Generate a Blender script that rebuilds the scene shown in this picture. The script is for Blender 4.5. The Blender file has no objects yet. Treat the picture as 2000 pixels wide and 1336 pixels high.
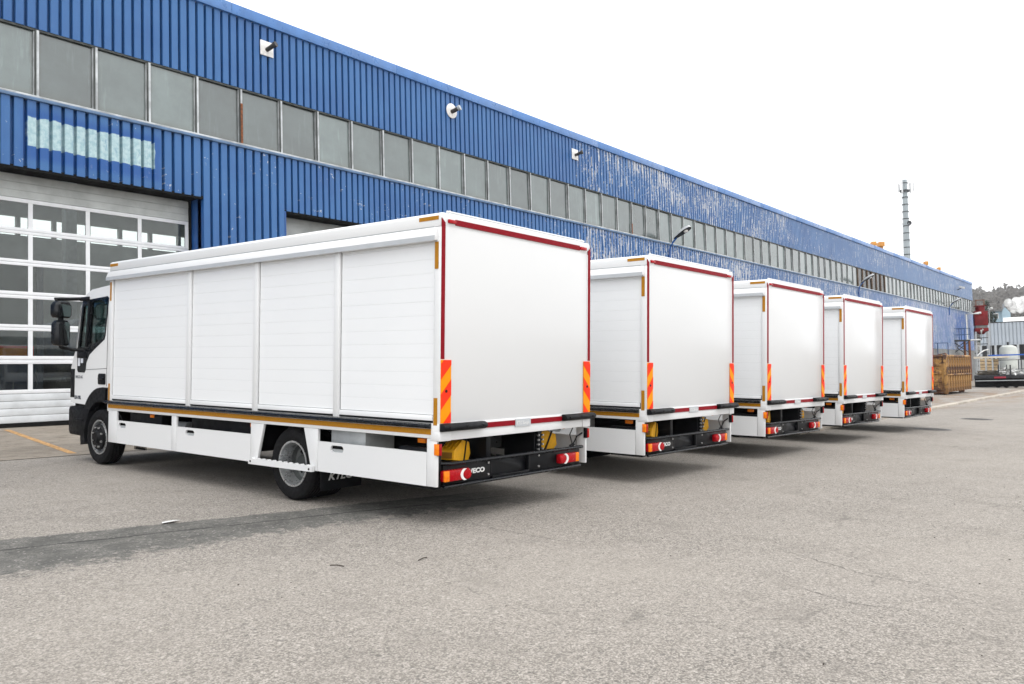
import bpy, bmesh, math, random
from mathutils import Vector, Matrix, Euler, noise as mnoise

random.seed(7)
S = bpy.context.scene
C = S.collection
R = math.radians

# ------------------------------------------------------------------ camera
FPX, PITCH, ROLL, YAW, CAMH = 1585.14, 0.0446, -0.0261, 0.6875, 1.51
GX, GY = -0.0084, 0.0373                      # fall of the yard
_F = Vector((math.cos(YAW) * math.cos(PITCH), math.sin(YAW) * math.cos(PITCH), math.sin(PITCH)))
_R = Vector((math.sin(YAW), -math.cos(YAW), 0)); _U = _R.cross(_F)
_c, _s = math.cos(ROLL), math.sin(ROLL)
CR = _R * _c + _U * _s; CU = _U * _c - _R * _s
O = Vector((0, 0, CAMH))
cam_d = bpy.data.cameras.new('camera'); cam = bpy.data.objects.new('camera', cam_d); C.objects.link(cam)
m = Matrix((CR, CU, -_F)).transposed().to_4x4(); m.translation = O
cam.matrix_world = m
cam_d.sensor_width = 36; cam_d.lens = 36 * FPX / 2000; cam_d.clip_end = 4000; cam_d.clip_start = 0.05
S.camera = cam

# ------------------------------------------------------------------ sky, sun, exposure
W = bpy.data.worlds.new('World'); S.world = W; W.use_nodes = True
nt = W.node_tree; nt.nodes.clear()
wo = nt.nodes.new('ShaderNodeOutputWorld'); bg = nt.nodes.new('ShaderNodeBackground')
sky = nt.nodes.new('ShaderNodeTexSky'); sky.sky_type = 'NISHITA'; sky.sun_disc = False
SUN_EL, SUN_AZ = 66, 215                       # degrees; azimuth clockwise from +Y
sky.sun_elevation = R(SUN_EL); sky.sun_rotation = R(SUN_AZ); sky.dust_density = 4
hs = nt.nodes.new('ShaderNodeHueSaturation'); hs.inputs['Saturation'].default_value = 0.04
mx = nt.nodes.new('ShaderNodeMix'); mx.data_type = 'RGBA'; mx.inputs[0].default_value = 0.8
mx.inputs[7].default_value = (10.6, 10.75, 10.9, 1)      # the closed cloud deck
nt.links.new(sky.outputs[0], hs.inputs['Color']); nt.links.new(hs.outputs[0], mx.inputs[6])
nt.links.new(mx.outputs[2], bg.inputs[0]); bg.inputs[1].default_value = 0.1
nt.links.new(bg.outputs[0], wo.inputs[0])
sun_d = bpy.data.lights.new('sun', 'SUN'); sun_d.energy = 0.5; sun_d.angle = R(50); sun_d.color = (1, .97, .93)
sun = bpy.data.objects.new('sun', sun_d); C.objects.link(sun)
to_sun = Vector((math.sin(R(SUN_AZ)) * math.cos(R(SUN_EL)), math.cos(R(SUN_AZ)) * math.cos(R(SUN_EL)), math.sin(R(SUN_EL))))
sun.rotation_euler = to_sun.to_track_quat('Z', 'Y').to_euler(); sun.location = (0, 0, 80)
S.view_settings.view_transform = 'Standard'; S.view_settings.look = 'None'
S.view_settings.exposure = 1.05; S.view_settings.gamma = 1; S.view_settings.use_curve_mapping = False
S.render.engine = 'CYCLES'
S.cycles.use_denoising = True
S.cycles.max_bounces = 8; S.cycles.transparent_max_bounces = 16; S.cycles.caustics_reflective = False; S.cycles.caustics_refractive = False
S.cycles.volume_bounces = 4

# ------------------------------------------------------------------ helpers
def ray(px, py): return _F + CR * ((px - 1000) / FPX) - CU * ((py - 668) / FPX)
def dep(px, py, z): return O + ray(px, py) * z
def atY(px, py, Y): v = ray(px, py); return O + v * (Y / v.y)
def gz(x, y): return GX * max(-30, min(110, x)) + GY * max(-8, min(24, y))
def gnd(px, py):
    v = ray(px, py); t = -CAMH / (v.z - GX * v.x - GY * v.y); p = O + v * t
    return Vector((p.x, p.y, gz(p.x, p.y)))

class MB:
    def __init__(self): self.b = bmesh.new()
    def box(self, x0, x1, y0, y1, z0, z1):
        v = [self.b.verts.new((x, y, z)) for z in (z0, z1) for (x, y) in ((x0, y0), (x1, y0), (x1, y1), (x0, y1))]
        for f in ((3, 2, 1, 0), (4, 5, 6, 7), (0, 1, 5, 4), (1, 2, 6, 5), (2, 3, 7, 6), (3, 0, 4, 7)):
            self.b.faces.new([v[i] for i in f])
        return self
    def obox(self, c, ax, ay, az, sx, sy, sz):           # oriented box, full sizes
        c = Vector(c); vs = []
        for k in (-1, 1):
            for (i, j) in ((-1, -1), (1, -1), (1, 1), (-1, 1)):
                vs.append(self.b.verts.new(c + ax * (i * sx / 2) + ay * (j * sy / 2) + az * (k * sz / 2)))
        for f in ((3, 2, 1, 0), (4, 5, 6, 7), (0, 1, 5, 4), (1, 2, 6, 5), (2, 3, 7, 6), (3, 0, 4, 7)):
            self.b.faces.new([vs[i] for i in f])
        return self
    def bar(self, a, b, w, h=None):                       # rectangular bar between two points
        a, b = Vector(a), Vector(b); d = (b - a); L = d.length; d.normalize()
        up = Vector((0, 0, 1)) if abs(d.z) < .95 else Vector((0, 1, 0))
        s = d.cross(up).normalized(); u = s.cross(d)
        return self.obox((a + b) / 2, s, d, u, w, L, h or w)
    def cyl(self, a, b, r, n=12, r2=None, cap=True):
        a, b = Vector(a), Vector(b); d = (b - a).normalized(); r2 = r if r2 is None else r2
        up = Vector((0, 0, 1)) if abs(d.z) < .95 else Vector((1, 0, 0))
        s = d.cross(up).normalized(); u = s.cross(d)
        A = [self.b.verts.new(a + (s * math.cos(t) + u * math.sin(t)) * r) for t in [2 * math.pi * i / n for i in range(n)]]
        B = [self.b.verts.new(b + (s * math.cos(t) + u * math.sin(t)) * r2) for t in [2 * math.pi * i / n for i in range(n)]]
        for i in range(n):
            j = (i + 1) % n; self.b.faces.new((A[j], A[i], B[i], B[j]))
        if cap:
            self.b.faces.new(A); self.b.faces.new(B[::-1])
        return self
    def tube(self, pts, r, n=8):
        pts = [Vector(p) for p in pts]; rings = []
        for i, p in enumerate(pts):
            d = (pts[min(i + 1, len(pts) - 1)] - pts[max(i - 1, 0)]).normalized()
            up = Vector((0, 0, 1)) if abs(d.z) < .9 else Vector((1, 0, 0))
            s = d.cross(up).normalized(); u = s.cross(d)
            rings.append([self.b.verts.new(p + (s * math.cos(t) + u * math.sin(t)) * r) for t in [2 * math.pi * k / n for k in range(n)]])
        for A, B in zip(rings, rings[1:]):
            for i in range(n):
                j = (i + 1) % n; self.b.faces.new((A[j], A[i], B[i], B[j]))
        self.b.faces.new(rings[0]); self.b.faces.new(rings[-1][::-1])
        return self
    def lathe(self, prof, c, axis, n=32):                 # prof: (along axis, radius)
        c = Vector(c); axis = Vector(axis).normalized()
        up = Vector((0, 0, 1)) if abs(axis.z) < .9 else Vector((1, 0, 0))
        s = axis.cross(up).normalized(); u = s.cross(axis); rings = []
        for (h, r) in prof:
            if r < 1e-5: rings.append([self.b.verts.new(c + axis * h)])
            else: rings.append([self.b.verts.new(c + axis * h + (s * math.cos(t) + u * math.sin(t)) * r) for t in [2 * math.pi * k / n for k in range(n)]])
        for A, B in zip(rings, rings[1:]):
            for i in range(n):
                j = (i + 1) % n
                if len(A) == 1 and len(B) == 1: continue
                if len(A) == 1: self.b.faces.new((A[0], B[i], B[j]))
                elif len(B) == 1: self.b.faces.new((A[j], A[i], B[0]))
                else: self.b.faces.new((A[j], A[i], B[i], B[j]))
        return self
    def prism(self, poly, fn, t0, t1):                    # poly of 2D points swept from t0 to t1; fn(a,b,t)->xyz
        A = [self.b.verts.new(fn(a, b, t0)) for a, b in poly]; B = [self.b.verts.new(fn(a, b, t1)) for a, b in poly]
        n = len(poly)
        for i in range(n):
            j = (i + 1) % n; self.b.faces.new((A[i], A[j], B[j], B[i]))
        self.b.faces.new(A[::-1]); self.b.faces.new(B)
        return self
    def plate(self, loops, fn, t0, t1):                   # outline plus holes, given thickness
        for t in (t0, t1):
            es = []
            for lp in loops:
                vs = [self.b.verts.new(fn(a, b, t)) for a, b in lp]
                es += [self.b.edges.new((vs[i], vs[(i + 1) % len(vs)])) for i in range(len(vs))]
            bmesh.ops.triangle_fill(self.b, edges=es, use_beauty=True, use_dissolve=False)
        for lp in loops:
            n = len(lp)
            A = [self.b.verts.new(fn(a, b, t0)) for a, b in lp]; B = [self.b.verts.new(fn(a, b, t1)) for a, b in lp]
            for i in range(n):
                j = (i + 1) % n; self.b.faces.new((A[i], A[j], B[j], B[i]))
        return self
    def face(self, pts):
        self.b.faces.new([self.b.verts.new(p) for p in pts]); return self
    def mesh(self, name, mat, bevel=0, smooth=True, recalc=True, weld=True):
        b = self.b
        if weld: bmesh.ops.remove_doubles(b, verts=b.verts, dist=1e-5)
        if recalc: bmesh.ops.recalc_face_normals(b, faces=b.faces)
        if bevel:
            es = [e for e in b.edges if len(e.link_faces) == 2 and e.calc_face_angle(0) > .6]
            bmesh.ops.bevel(b, geom=es, offset=bevel, segments=2, affect='EDGES', profile=.5, clamp_overlap=True)
        me = bpy.data.meshes.new(name); b.to_mesh(me); b.free()
        for mt in (mat if isinstance(mat, (list, tuple)) else [mat]): me.materials.append(mt)
        if smooth:
            me.polygons.foreach_set('use_smooth', [True] * len(me.polygons)); me.set_sharp_from_angle(angle=R(33))
        return me
    def build(self, name, mat, parent=None, loc=(0, 0, 0), **k):
        return put(name, self.mesh(name, mat, **k), parent, loc)

def put(name, me, parent=None, loc=(0, 0, 0)):
    o = bpy.data.objects.new(name, me); C.objects.link(o); o.parent = parent; o.location = loc
    return o
def thing(name, label, cat, loc=(0, 0, 0), rz=0, group=None):
    o = bpy.data.objects.new(name, None); C.objects.link(o); o.location = loc; o.rotation_euler = (0, 0, rz)
    o.empty_display_size = .3
    return tag(o, label, cat, group)
def tag(o, label, cat, group=None):
    o['label'] = label; o['category'] = cat
    if group: o['group'] = group
    return o
def struct(o, kind='structure'): o['kind'] = kind; return o
def copy_tree(o, parent=None):
    c = o.copy(); C.objects.link(c)
    if parent is not None: c.parent = parent
    for ch in o.children: copy_tree(ch, c)
    return c
def text(name, s, size, mat, parent, mw, extr=.002, bold=.0, shear=0, width=None):
    cu = bpy.data.curves.new(name, 'FONT'); cu.body = s; cu.size = size; cu.extrude = extr; cu.offset = bold; cu.shear = shear
    cu.align_x = 'LEFT'; cu.resolution_u = 3
    t = bpy.data.objects.new('t', cu); C.objects.link(t)
    me = bpy.data.meshes.new_from_object(t.evaluated_get(bpy.context.evaluated_depsgraph_get()))
    bpy.data.objects.remove(t); me.name = name; me.materials.clear(); me.materials.append(mat)
    if width:
        xs = [v.co.x for v in me.vertices]; k = width / max(1e-6, max(xs) - min(xs)); x0 = min(xs)
        for v in me.vertices: v.co.x = (v.co.x - x0) * k
    o = put(name, me, parent); o.matrix_local = mw
    return o

# ------------------------------------------------------------------ materials
class N:
    """small node builder"""
    def __init__(self, name):
        self.m = bpy.data.materials.new(name); self.m.use_nodes = True; self.t = self.m.node_tree
        self.p = self.t.nodes['Principled BSDF']; self.out = self.t.nodes['Material Output']
    def n(self, ty, **k):
        x = self.t.nodes.new(ty)
        for a, b in k.items(): setattr(x, a, b)
        return x
    def l(self, a, b): self.t.links.new(a, b)
    def val(self, sock, v):
        if isinstance(v, (int, float, tuple, list)): sock.default_value = v
        else: self.l(v, sock)
    def pos(self, space='world'):
        if space == 'world': return self.n('ShaderNodeNewGeometry').outputs['Position']
        return self.n('ShaderNodeTexCoord').outputs['Object']
    def mapping(self, v, scale=(1, 1, 1), loc=(0, 0, 0), rot=(0, 0, 0)):
        x = self.n('ShaderNodeMapping'); self.l(v, x.inputs[0]); x.inputs['Scale'].default_value = scale
        x.inputs['Location'].default_value = loc; x.inputs['Rotation'].default_value = rot; return x.outputs[0]
    def noise(self, v, scale, detail=3, rough=.55, dist=0):
        x = self.n('ShaderNodeTexNoise'); self.l(v, x.inputs['Vector']); x.inputs['Scale'].default_value = scale
        x.inputs['Detail'].default_value = detail; x.inputs['Roughness'].default_value = rough; x.inputs['Distortion'].default_value = dist
        return x.outputs['Fac']
    def vor(self, v, scale, feat='F1', out='Distance'):
        x = self.n('ShaderNodeTexVoronoi'); x.feature = feat; self.l(v, x.inputs['Vector']); x.inputs['Scale'].default_value = scale
        return x.outputs[out]
    def math(self, op, a, b=0, clamp=False):
        x = self.n('ShaderNodeMath', operation=op, use_clamp=clamp); self.val(x.inputs[0], a); self.val(x.inputs[1], b); return x.outputs[0]
    def step(self, v, lo, hi, a=0., b=1.):
        x = self.n('ShaderNodeMapRange', interpolation_type='SMOOTHSTEP'); self.val(x.inputs[0], v)
        self.val(x.inputs[1], lo); self.val(x.inputs[2], hi); self.val(x.inputs[3], a); self.val(x.inputs[4], b); return x.outputs[0]
    def mix(self, f, a, b):
        x = self.n('ShaderNodeMix', data_type='RGBA'); self.val(x.inputs[0], f)
        self.val(x.inputs[6], a if not isinstance(a, tuple) else (*a, 1)[:4]); self.val(x.inputs[7], b if not isinstance(b, tuple) else (*b, 1)[:4]); return x.outputs[2]
    def mul(self, c, f):
        x = self.n('ShaderNodeMix', data_type='RGBA', blend_type='MULTIPLY'); x.inputs[0].default_value = 1
        self.val(x.inputs[6], c if not isinstance(c, tuple) else (*c, 1)[:4]); self.l(f, x.inputs[7]); return x.outputs[2]
    def sep(self, v):
        x = self.n('ShaderNodeSeparateXYZ'); self.l(v, x.inputs[0]); return x.outputs
    def comb(self, a, b, c):
        x = self.n('ShaderNodeCombineXYZ'); self.val(x.inputs[0], a); self.val(x.inputs[1], b); self.val(x.inputs[2], c); return x.outputs[0]
    def bump(self, h, strength, dist=.01):
        x = self.n('ShaderNodeBump'); x.inputs['Strength'].default_value = strength; x.inputs['Distance'].default_value = dist
        self.l(h, x.inputs['Height']); self.l(x.outputs[0], self.p.inputs['Normal'])
    def set(self, **k):
        names = dict(color='Base Color', rough='Roughness', metal='Metallic', spec='Specular IOR Level', coat='Coat Weight', coatr='Coat Roughness', trans='Transmission Weight', alpha='Alpha', ior='IOR')
        for a, v in k.items():
            if a == 'color' and isinstance(v, tuple): v = (*v, 1)[:4]
            self.val(self.p.inputs[names[a]], v)
        return self

def simple(name, col, rough=.5, metal=0, var=.12, scale=3., bump=0, bscale=60, coat=0, spec=.5, world=False, rvar=.1):
    x = N(name); v = x.pos('world' if world else 'object')
    f = x.noise(v, scale, 4)
    lo = tuple(c * (1 - var) for c in col); hi = tuple(min(1, c * (1 + var)) for c in col)
    x.set(color=x.mix(x.step(f, .3, .7), lo, hi), rough=x.step(x.noise(v, scale * 2.3, 3), .3, .7, max(.03, rough - rvar), min(1, rough + rvar)), metal=metal, coat=coat, spec=spec)
    if bump: x.bump(x.noise(v, bscale, 3), bump, .004)
    return x.m

def glass(name, tint, refl=1.0, rough=.02, dirt=.0, ior=1.5):
    x = N(name); x.t.nodes.remove(x.p)
    tr = x.n('ShaderNodeBsdfTransparent'); tr.inputs[0].default_value = (*tint, 1)
    gl = x.n('ShaderNodeBsdfGlossy'); gl.inputs['Roughness'].default_value = rough
    fr = x.n('ShaderNodeFresnel'); fr.inputs[0].default_value = ior
    f = x.math('MULTIPLY', fr.outputs[0], refl, True)
    ms = x.n('ShaderNodeMixShader'); x.l(f, ms.inputs[0]); x.l(tr.outputs[0], ms.inputs[1]); x.l(gl.outputs[0], ms.inputs[2])
    o = ms.outputs[0]
    if dirt:
        df = x.n('ShaderNodeBsdfDiffuse'); df.inputs[0].default_value = (.45, .47, .45, 1)
        nz = x.step(x.noise(x.pos('object'), 2.5, 5), .35, .75, dirt * .4, dirt * 1.5)
        m2 = x.n('ShaderNodeMixShader'); x.l(nz, m2.inputs[0]); x.l(o, m2.inputs[1]); x.l(df.outputs[0], m2.inputs[2]); o = m2.outputs[0]
    x.l(o, x.out.inputs[0]); return x.m

# vehicle paint and fittings
def white_paint(name, col, rough, wav=0.0):
    x = N(name); v = x.pos('object')
    g = x.noise(x.mapping(v, (1.2, 1.2, 3)), 1.4, 5)
    x.set(color=x.mix(x.step(g, .3, .75), tuple(c * .994 for c in col), col), rough=x.step(x.noise(v, 2, 3), .3, .7, rough - .02, rough + .03), coat=.2, coatr=.08)
    if wav: x.bump(x.noise(x.mapping(v, (2.2, 2.2, .5)), 1.3, 2), wav, .02)
    return x.m
M = {}
M['white'] = white_paint('white_paint', (.70, .705, .71), .38)
M['white'].node_tree.nodes['Principled BSDF'].inputs['Coat Weight'].default_value = 0
M['panel'] = white_paint('white_panel', (.645, .648, .65), .2, .10)
M['panel'].node_tree.nodes['Principled BSDF'].inputs['Specular IOR Level'].default_value = .16; M['panel'].node_tree.nodes['Principled BSDF'].inputs['Coat Weight'].default_value = .05
M['slat'] = white_paint('white_slat', (.775, .785, .795), .36)
M['cab'] = white_paint('cab_paint', (.74, .745, .75), .2)
M['grey_alu'] = simple('anodised_aluminium', (.46, .48, .50), .4, .1, .04)
M['black'] = simple('black_plastic', (.007, .0075, .009), .5, 0, .3, 8, .1, 200, spec=.16)
M['chassis'] = simple('black_chassis_paint', (.006, .0065, .008), .4, 0, .3, 4, .05, 60, spec=.14)
M['gloss_black'] = simple('gloss_black', (.005, .006, .008), .22, 0, .1, 4, spec=.3)
M['rubber'] = simple('tyre_rubber', (.007, .007, .0078), .75, 0, .3, 12, .3, 90, spec=.16)
M['rim'] = simple('wheel_steel', (.46, .47, .48), .32, .75, .12, 9)
M['disc'] = simple('wheel_disc_steel', (.16, .17, .17), .45, .5, .2, 9)
M['ys'] = simple('yellow_shadow', (.25, .11, .004), .6); M['hub'] = simple('hub_dark', (.05, .055, .055), .5, .3); M['wd'] = simple('worn_decal_grey', (.12, .14, .18), .7)
M['amber'] = simple('amber_tape', (.38, .165, .006), .35, 0, .06, 30, spec=.25)
M['red'] = simple('red_tape', (.22, .002, .009), .5, 0, .06, 20, spec=.10)
M['orange'] = simple('orange_plate', (.84, .27, .0), .5, 0, .05, 20, spec=.12)
M['redorange'] = simple('red_orange_plate', (.84, .035, .008), .5, 0, .05, 20, spec=.12)
M['yellow'] = simple('yellow_plastic', (.74, .37, .012), .5, 0, .14, 10, spec=.25)
M['lens_red'] = simple('red_lens', (.36, .003, .008), .2, 0, .15, 30, spec=.2)
M['lens_amber'] = simple('amber_lens', (.80, .20, .008), .2, 0, .1, 30, spec=.2)
M['lens_white'] = simple('white_lens', (.74, .72, .70), .2, 0, .05, 30, spec=.3)
M['bolt'] = simple('zinc_bolt', (.55, .55, .55), .3, .8, .1, 30)
M['decal_white'] = simple('decal_white', (.70, .70, .69), .5)
M['decal_dark'] = simple('decal_dark', (.05, .06, .08), .5)
M['sticker'] = simple('paper_sticker', (.7, .72, .78), .6)
M['seat'] = simple('seat_fabric', (.03, .032, .036), .9)
M['cabglass'] = glass('cab_glass', (.76, .90, .89), .9, .01)
M['mirror'] = simple('mirror_glass', (.75, .78, .78), .03, 1.0, .01)
M['galv'] = simple('galvanised_steel', (.42, .44, .45), .5, .35, .12, 6)

# ------------------------------------------------------------------ asphalt, concrete
def asphalt():
    x = N('asphalt'); P = x.pos(); s = x.sep(P)
    P2 = x.comb(s[0], s[1], 0)
    big = x.noise(P2, .22, 5, .6); mid = x.noise(P2, 1.7, 5, .65); fine = x.noise(P2, 22, 3, .6)
    # aggregate: stones of different grey set in bitumen
    vo = x.n('ShaderNodeTexVoronoi'); x.l(P2, vo.inputs['Vector']); vo.inputs['Scale'].default_value = 105
    st = x.sep(vo.outputs['Color'])[0]
    vo2 = x.n('ShaderNodeTexVoronoi'); x.l(P2, vo2.inputs['Vector']); vo2.inputs['Scale'].default_value = 58
    st2 = x.sep(vo2.outputs['Color'])[1]
    c = x.mix(x.step(st, 0, 1), (.156, .141, .124), (.362, .331, .297))
    c = x.mix(x.step(st2, .90, .99, 0, .55), c, (.50, .46, .42))
    c = x.mix(x.step(st2, .10, .02, 0, .6), c, (.06, .058, .055))
    c = x.mix(x.step(vo.outputs['Distance'], .45, .75, 0, .35), c, (.085, .08, .075))
    c = x.mix(x.step(big, .35, .7, 0, .42), c, (.345, .314, .278))
    c = x.mix(x.step(mid, .5, .75, 0, .4), c, (.17, .155, .14))
    c = x.mix(x.step(fine, .55, .75, 0, .25), c, (.12, .113, .105))
    # warm rusty dirt towards the scrap yard
    rust = x.math('MULTIPLY', x.math('MULTIPLY', x.step(s[0], 26, 44), x.step(x.math('ABSOLUTE', x.math('SUBTRACT', s[1], 8.2)), 3.2, .8)), x.step(x.noise(x.mapping(P2, (.25, 1, 1)), 1.1, 5), .42, .68))
    c = x.mix(x.math('MULTIPLY', rust, .7), c, (.20, .115, .055))
    # long darker relaid strip: a band along a line, worn at its lower edge
    a, b = Vector((2.3, 7.15)), Vector((5.7, 6.25)); d = (b - a); L = d.length; d.normalize()
    dx = x.math('SUBTRACT', s[0], a.x); dy = x.math('SUBTRACT', s[1], a.y)
    u = x.math('ADD', x.math('MULTIPLY', dx, d.x), x.math('MULTIPLY', dy, d.y))
    v = x.math('ADD', x.math('MULTIPLY', dx, -d.y), x.math('MULTIPLY', dy, d.x))
    wob = x.math('MULTIPLY', x.math('SUBTRACT', x.noise(P2, 1.3, 6, .6), .5), .75)
    wob2 = x.math('MULTIPLY', x.math('SUBTRACT', x.noise(P2, 6, 6, .75), .5), 1.7)
    up = x.math('ADD', v, x.math('MULTIPLY', wob, .5))
    lo = x.math('ADD', v, x.math('ADD', x.math('MULTIPLY', wob, .8), wob2))
    upper = x.step(up, .62, .56)                              # crisp upper edge
    half = x.step(u, -1.5, 3.4, -.95, -.22)
    lower = x.step(lo, x.math('SUBTRACT', half, .16), x.math('ADD', half, .12))
    endf = x.step(u, 5.4, 4.4)
    mask = x.math('MULTIPLY', x.math('MULTIPLY', upper, lower), endf)
    pc = x.mix(x.step(fine, .3, .7), (.055, .057, .054), (.105, .103, .096))
    pc = x.mix(x.step(st, .0, 1., 0, .75), pc, x.mix(x.step(x.noise(P2, 4, 5, .7), .35, .65), (.045, .046, .044), (.20, .19, .175)))
    pc = x.mix(x.step(st2, .93, .99, 0, .5), pc, (.34, .32, .30))
    # thin open joint inside the strip
    jl = x.math('ABSOLUTE', x.math('SUBTRACT', x.math('ADD', v, x.math('MULTIPLY', wob, .25)), .18))
    joint = x.math('MULTIPLY', x.step(jl, .03, .008), x.math('MULTIPLY', endf, x.step(mid, .35, .5)))
    c = x.mix(x.math('MULTIPLY', mask, .9), c, pc)
    c = x.mix(x.math('MULTIPLY', joint, .8), c, (.025, .025, .024))
    # tyre scuffs
    sc = x.noise(x.mapping(P2, (.5, 9, 1), rot=(0, 0, R(-8))), .9, 4, .6)
    c = x.mix(x.step(sc, .62, .8, 0, .3), c, (.10, .097, .093))
    # thin hairline cracks following a warped cell pattern
    w3 = x.n('ShaderNodeVectorMath', operation='ADD'); x.l(P2, w3.inputs[0])
    wn = x.n('ShaderNodeTexNoise'); x.l(P2, wn.inputs['Vector']); wn.inputs['Scale'].default_value = 1.1; wn.inputs['Detail'].default_value = 5
    sc3 = x.n('ShaderNodeVectorMath', operation='SCALE'); x.l(wn.outputs['Color'], sc3.inputs[0]); sc3.inputs['Scale'].default_value = 1.3
    x.l(sc3.outputs[0], w3.inputs[1])
    cr = x.vor(w3.outputs[0], .23, 'DISTANCE_TO_EDGE')
    crm = x.math('MULTIPLY', x.step(cr, .0035, .0012), x.step(mid, .42, .6))
    c = x.mix(x.math('MULTIPLY', crm, .3), c, (.05, .048, .045))
    x.set(color=c, rough=x.step(mid, .3, .7, .8, .95), spec=.22)
    h = x.math('ADD', x.math('MULTIPLY', vo.outputs['Distance'], -1.0), x.math('MULTIPLY', st, .5))
    x.bump(h, .55, .004)
    return x.m
M['asphalt'] = asphalt()

def concrete(name, col, stain=(.12, .09, .065), sc=1.0):
    x = N(name); P = x.pos(); s = x.sep(P)
    a = x.noise(P, .8 * sc, 6, .7); b = x.noise(P, 4 * sc, 7, .75); g = x.vor(P, 60, out='Color'); gs = x.sep(g)[0]
    c = x.mix(x.step(a, .3, .7), tuple(k * .72 for k in col), tuple(k * 1.28 for k in col))
    c = x.mix(x.step(b, .50, .68, 0, .75), c, stain)
    c = x.mix(x.step(gs, .8, 1, 0, .35), c, tuple(min(1, k * 1.5) for k in col))
    c = x.mix(x.step(gs, .15, 0, 0, .4), c, tuple(k * .4 for k in col))
    x.set(color=c, rough=.88, spec=.3); x.bump(x.math('ADD', b, x.math('MULTIPLY', gs, .3)), .5, .006)
    return x.m
M['concrete'] = concrete('apron_concrete', (.235, .205, .17))
M['kerbstone'] = concrete('kerb_concrete', (.40, .36, .31), (.22, .14, .08))
M['plinth'] = concrete('plinth_concrete', (.20, .205, .205), (.09, .09, .09))
M['line'] = simple('worn_orange_line', (.42, .24, .095), .85, 0, .45, 14, .2, 60)

def blue_wall():
    x = N('blue_cladding'); P = x.pos(); s = x.sep(P); X, Z = s[0], s[2]
    XZ = x.comb(X, 0, Z)
    base = x.mix(x.step(x.noise(XZ, .5, 4), .3, .7), (.024, .098, .275), (.035, .128, .32))
    # sun-bleached, chalky paint on the far half, distance haze painted in too
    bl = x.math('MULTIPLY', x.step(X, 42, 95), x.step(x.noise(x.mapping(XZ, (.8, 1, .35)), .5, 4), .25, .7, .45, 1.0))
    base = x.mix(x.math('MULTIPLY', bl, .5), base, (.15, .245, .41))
    vio = x.math('MULTIPLY', x.math('MULTIPLY', x.step(X, 60, 90), x.step(Z, 8.1, 7.6)), x.step(x.noise(x.mapping(XZ, (2.2, 1, .5)), 1.0, 4), .45, .62))
    base = x.mix(x.math('MULTIPLY', vio, .55), base, (.29, .32, .58))
    base = x.mix(x.math('MULTIPLY', x.math('MULTIPLY', x.step(X, 100, 108), x.step(Z, 8, 7)), .7), base, (.02, .12, .42))
    # flaking: streaks that run down the ribs, thick in patches
    st = x.noise(x.mapping(XZ, (4.2, 1, .42)), 2.4, 9, .70)
    fl = x.noise(x.mapping(XZ, (1.0, 1, 1.0)), 9, 6, .6)
    dens = x.noise(x.comb(x.math('MULTIPLY', X, .16), 0, x.math('MULTIPLY', Z, .32)), 1.0, 3)
    ramp = x.math('ADD', x.math('MULTIPLY', x.step(X, 9, 34), .075), x.math('MULTIPLY', x.step(X, 27.3, 29.5), .085))
    ramp = x.math('SUBTRACT', ramp, x.math('MULTIPLY', x.step(X, 62, 78), .02))
    low = x.math('MULTIPLY', x.step(Z, 9, 8.5), .03)
    thr = x.math('SUBTRACT', .712, x.math('ADD', x.math('ADD', ramp, low), x.math('MULTIPLY', x.math('SUBTRACT', dens, .45), .25)))
    mixn = x.math('ADD', x.math('MULTIPLY', st, .72), x.math('MULTIPLY', fl, .28))
    peel = x.step(mixn, thr, x.math('ADD', thr, .022))
    fk = x.math('MULTIPLY', x.math('MULTIPLY', x.step(fl, .615, .635), x.step(x.noise(XZ, 1.1, 3), .50, .60)), x.step(Z, 8.2, 8.0))
    base = x.mix(x.math('MAXIMUM', x.math('MULTIPLY', peel, .88), x.math('MULTIPLY', fk, .85)), base, (.52, .53, .55))
    # painted-over rectangle with fresher blue round it
    wob = x.math('MULTIPLY', x.math('SUBTRACT', x.noise(XZ, 2.6, 4), .5), .14)
    def rect(x0, x1, z0, z1, soft):
        a = x.step(x.math('ADD', X, wob), x0 - soft, x0 + soft); b = x.step(x.math('ADD', X, wob), x1 + soft, x1 - soft)
        c = x.step(x.math('ADD', Z, wob), z0 - soft, z0 + soft); d = x.step(x.math('ADD', Z, wob), z1 + soft, z1 - soft)
        return x.math('MULTIPLY', x.math('MULTIPLY', a, b), x.math('MULTIPLY', c, d))
    halo = rect(6.88, 10.06, 6.66, 7.78, .10)
    base = x.mix(x.math('MULTIPLY', halo, .85), base, (.006, .07, .27))
    pr = rect(7.0, 9.9, 6.96, 7.62, .012)
    base = x.mix(x.math('MULTIPLY', pr, x.step(x.noise(x.mapping(XZ, (5, 1, 1.2)), 2.2, 6), .30, .42, .45, .95)), base, x.mix(x.step(fl, .35, .65), (.28, .43, .47), (.44, .57, .58)))
    dirt = x.noise(x.mapping(XZ, (6, 1, .5)), 1.5, 5)
    base = x.mix(x.step(dirt, .52, .8, 0, .35), base, (.02, .07, .2))
    x.set(color=base, rough=x.step(fl, .3, .7, .32, .46), spec=.4)
    x.bump(x.math('ADD', x.math('MULTIPLY', peel, -.6), x.noise(XZ, 3, 2)), .12, .004)
    return x.m
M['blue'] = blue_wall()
M['blue_trim'] = simple('blue_flashing', (.065, .175, .42), .35, 0, .12, 2, world=True)
M['sill_blue'] = simple('dusty_sill', (.085, .15, .26), .6, 0, .25, 2, world=True)
M['blue_dark'] = simple('blue_reveal', (.012, .085, .30), .4, 0, .15, 1.5, world=True)

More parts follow.
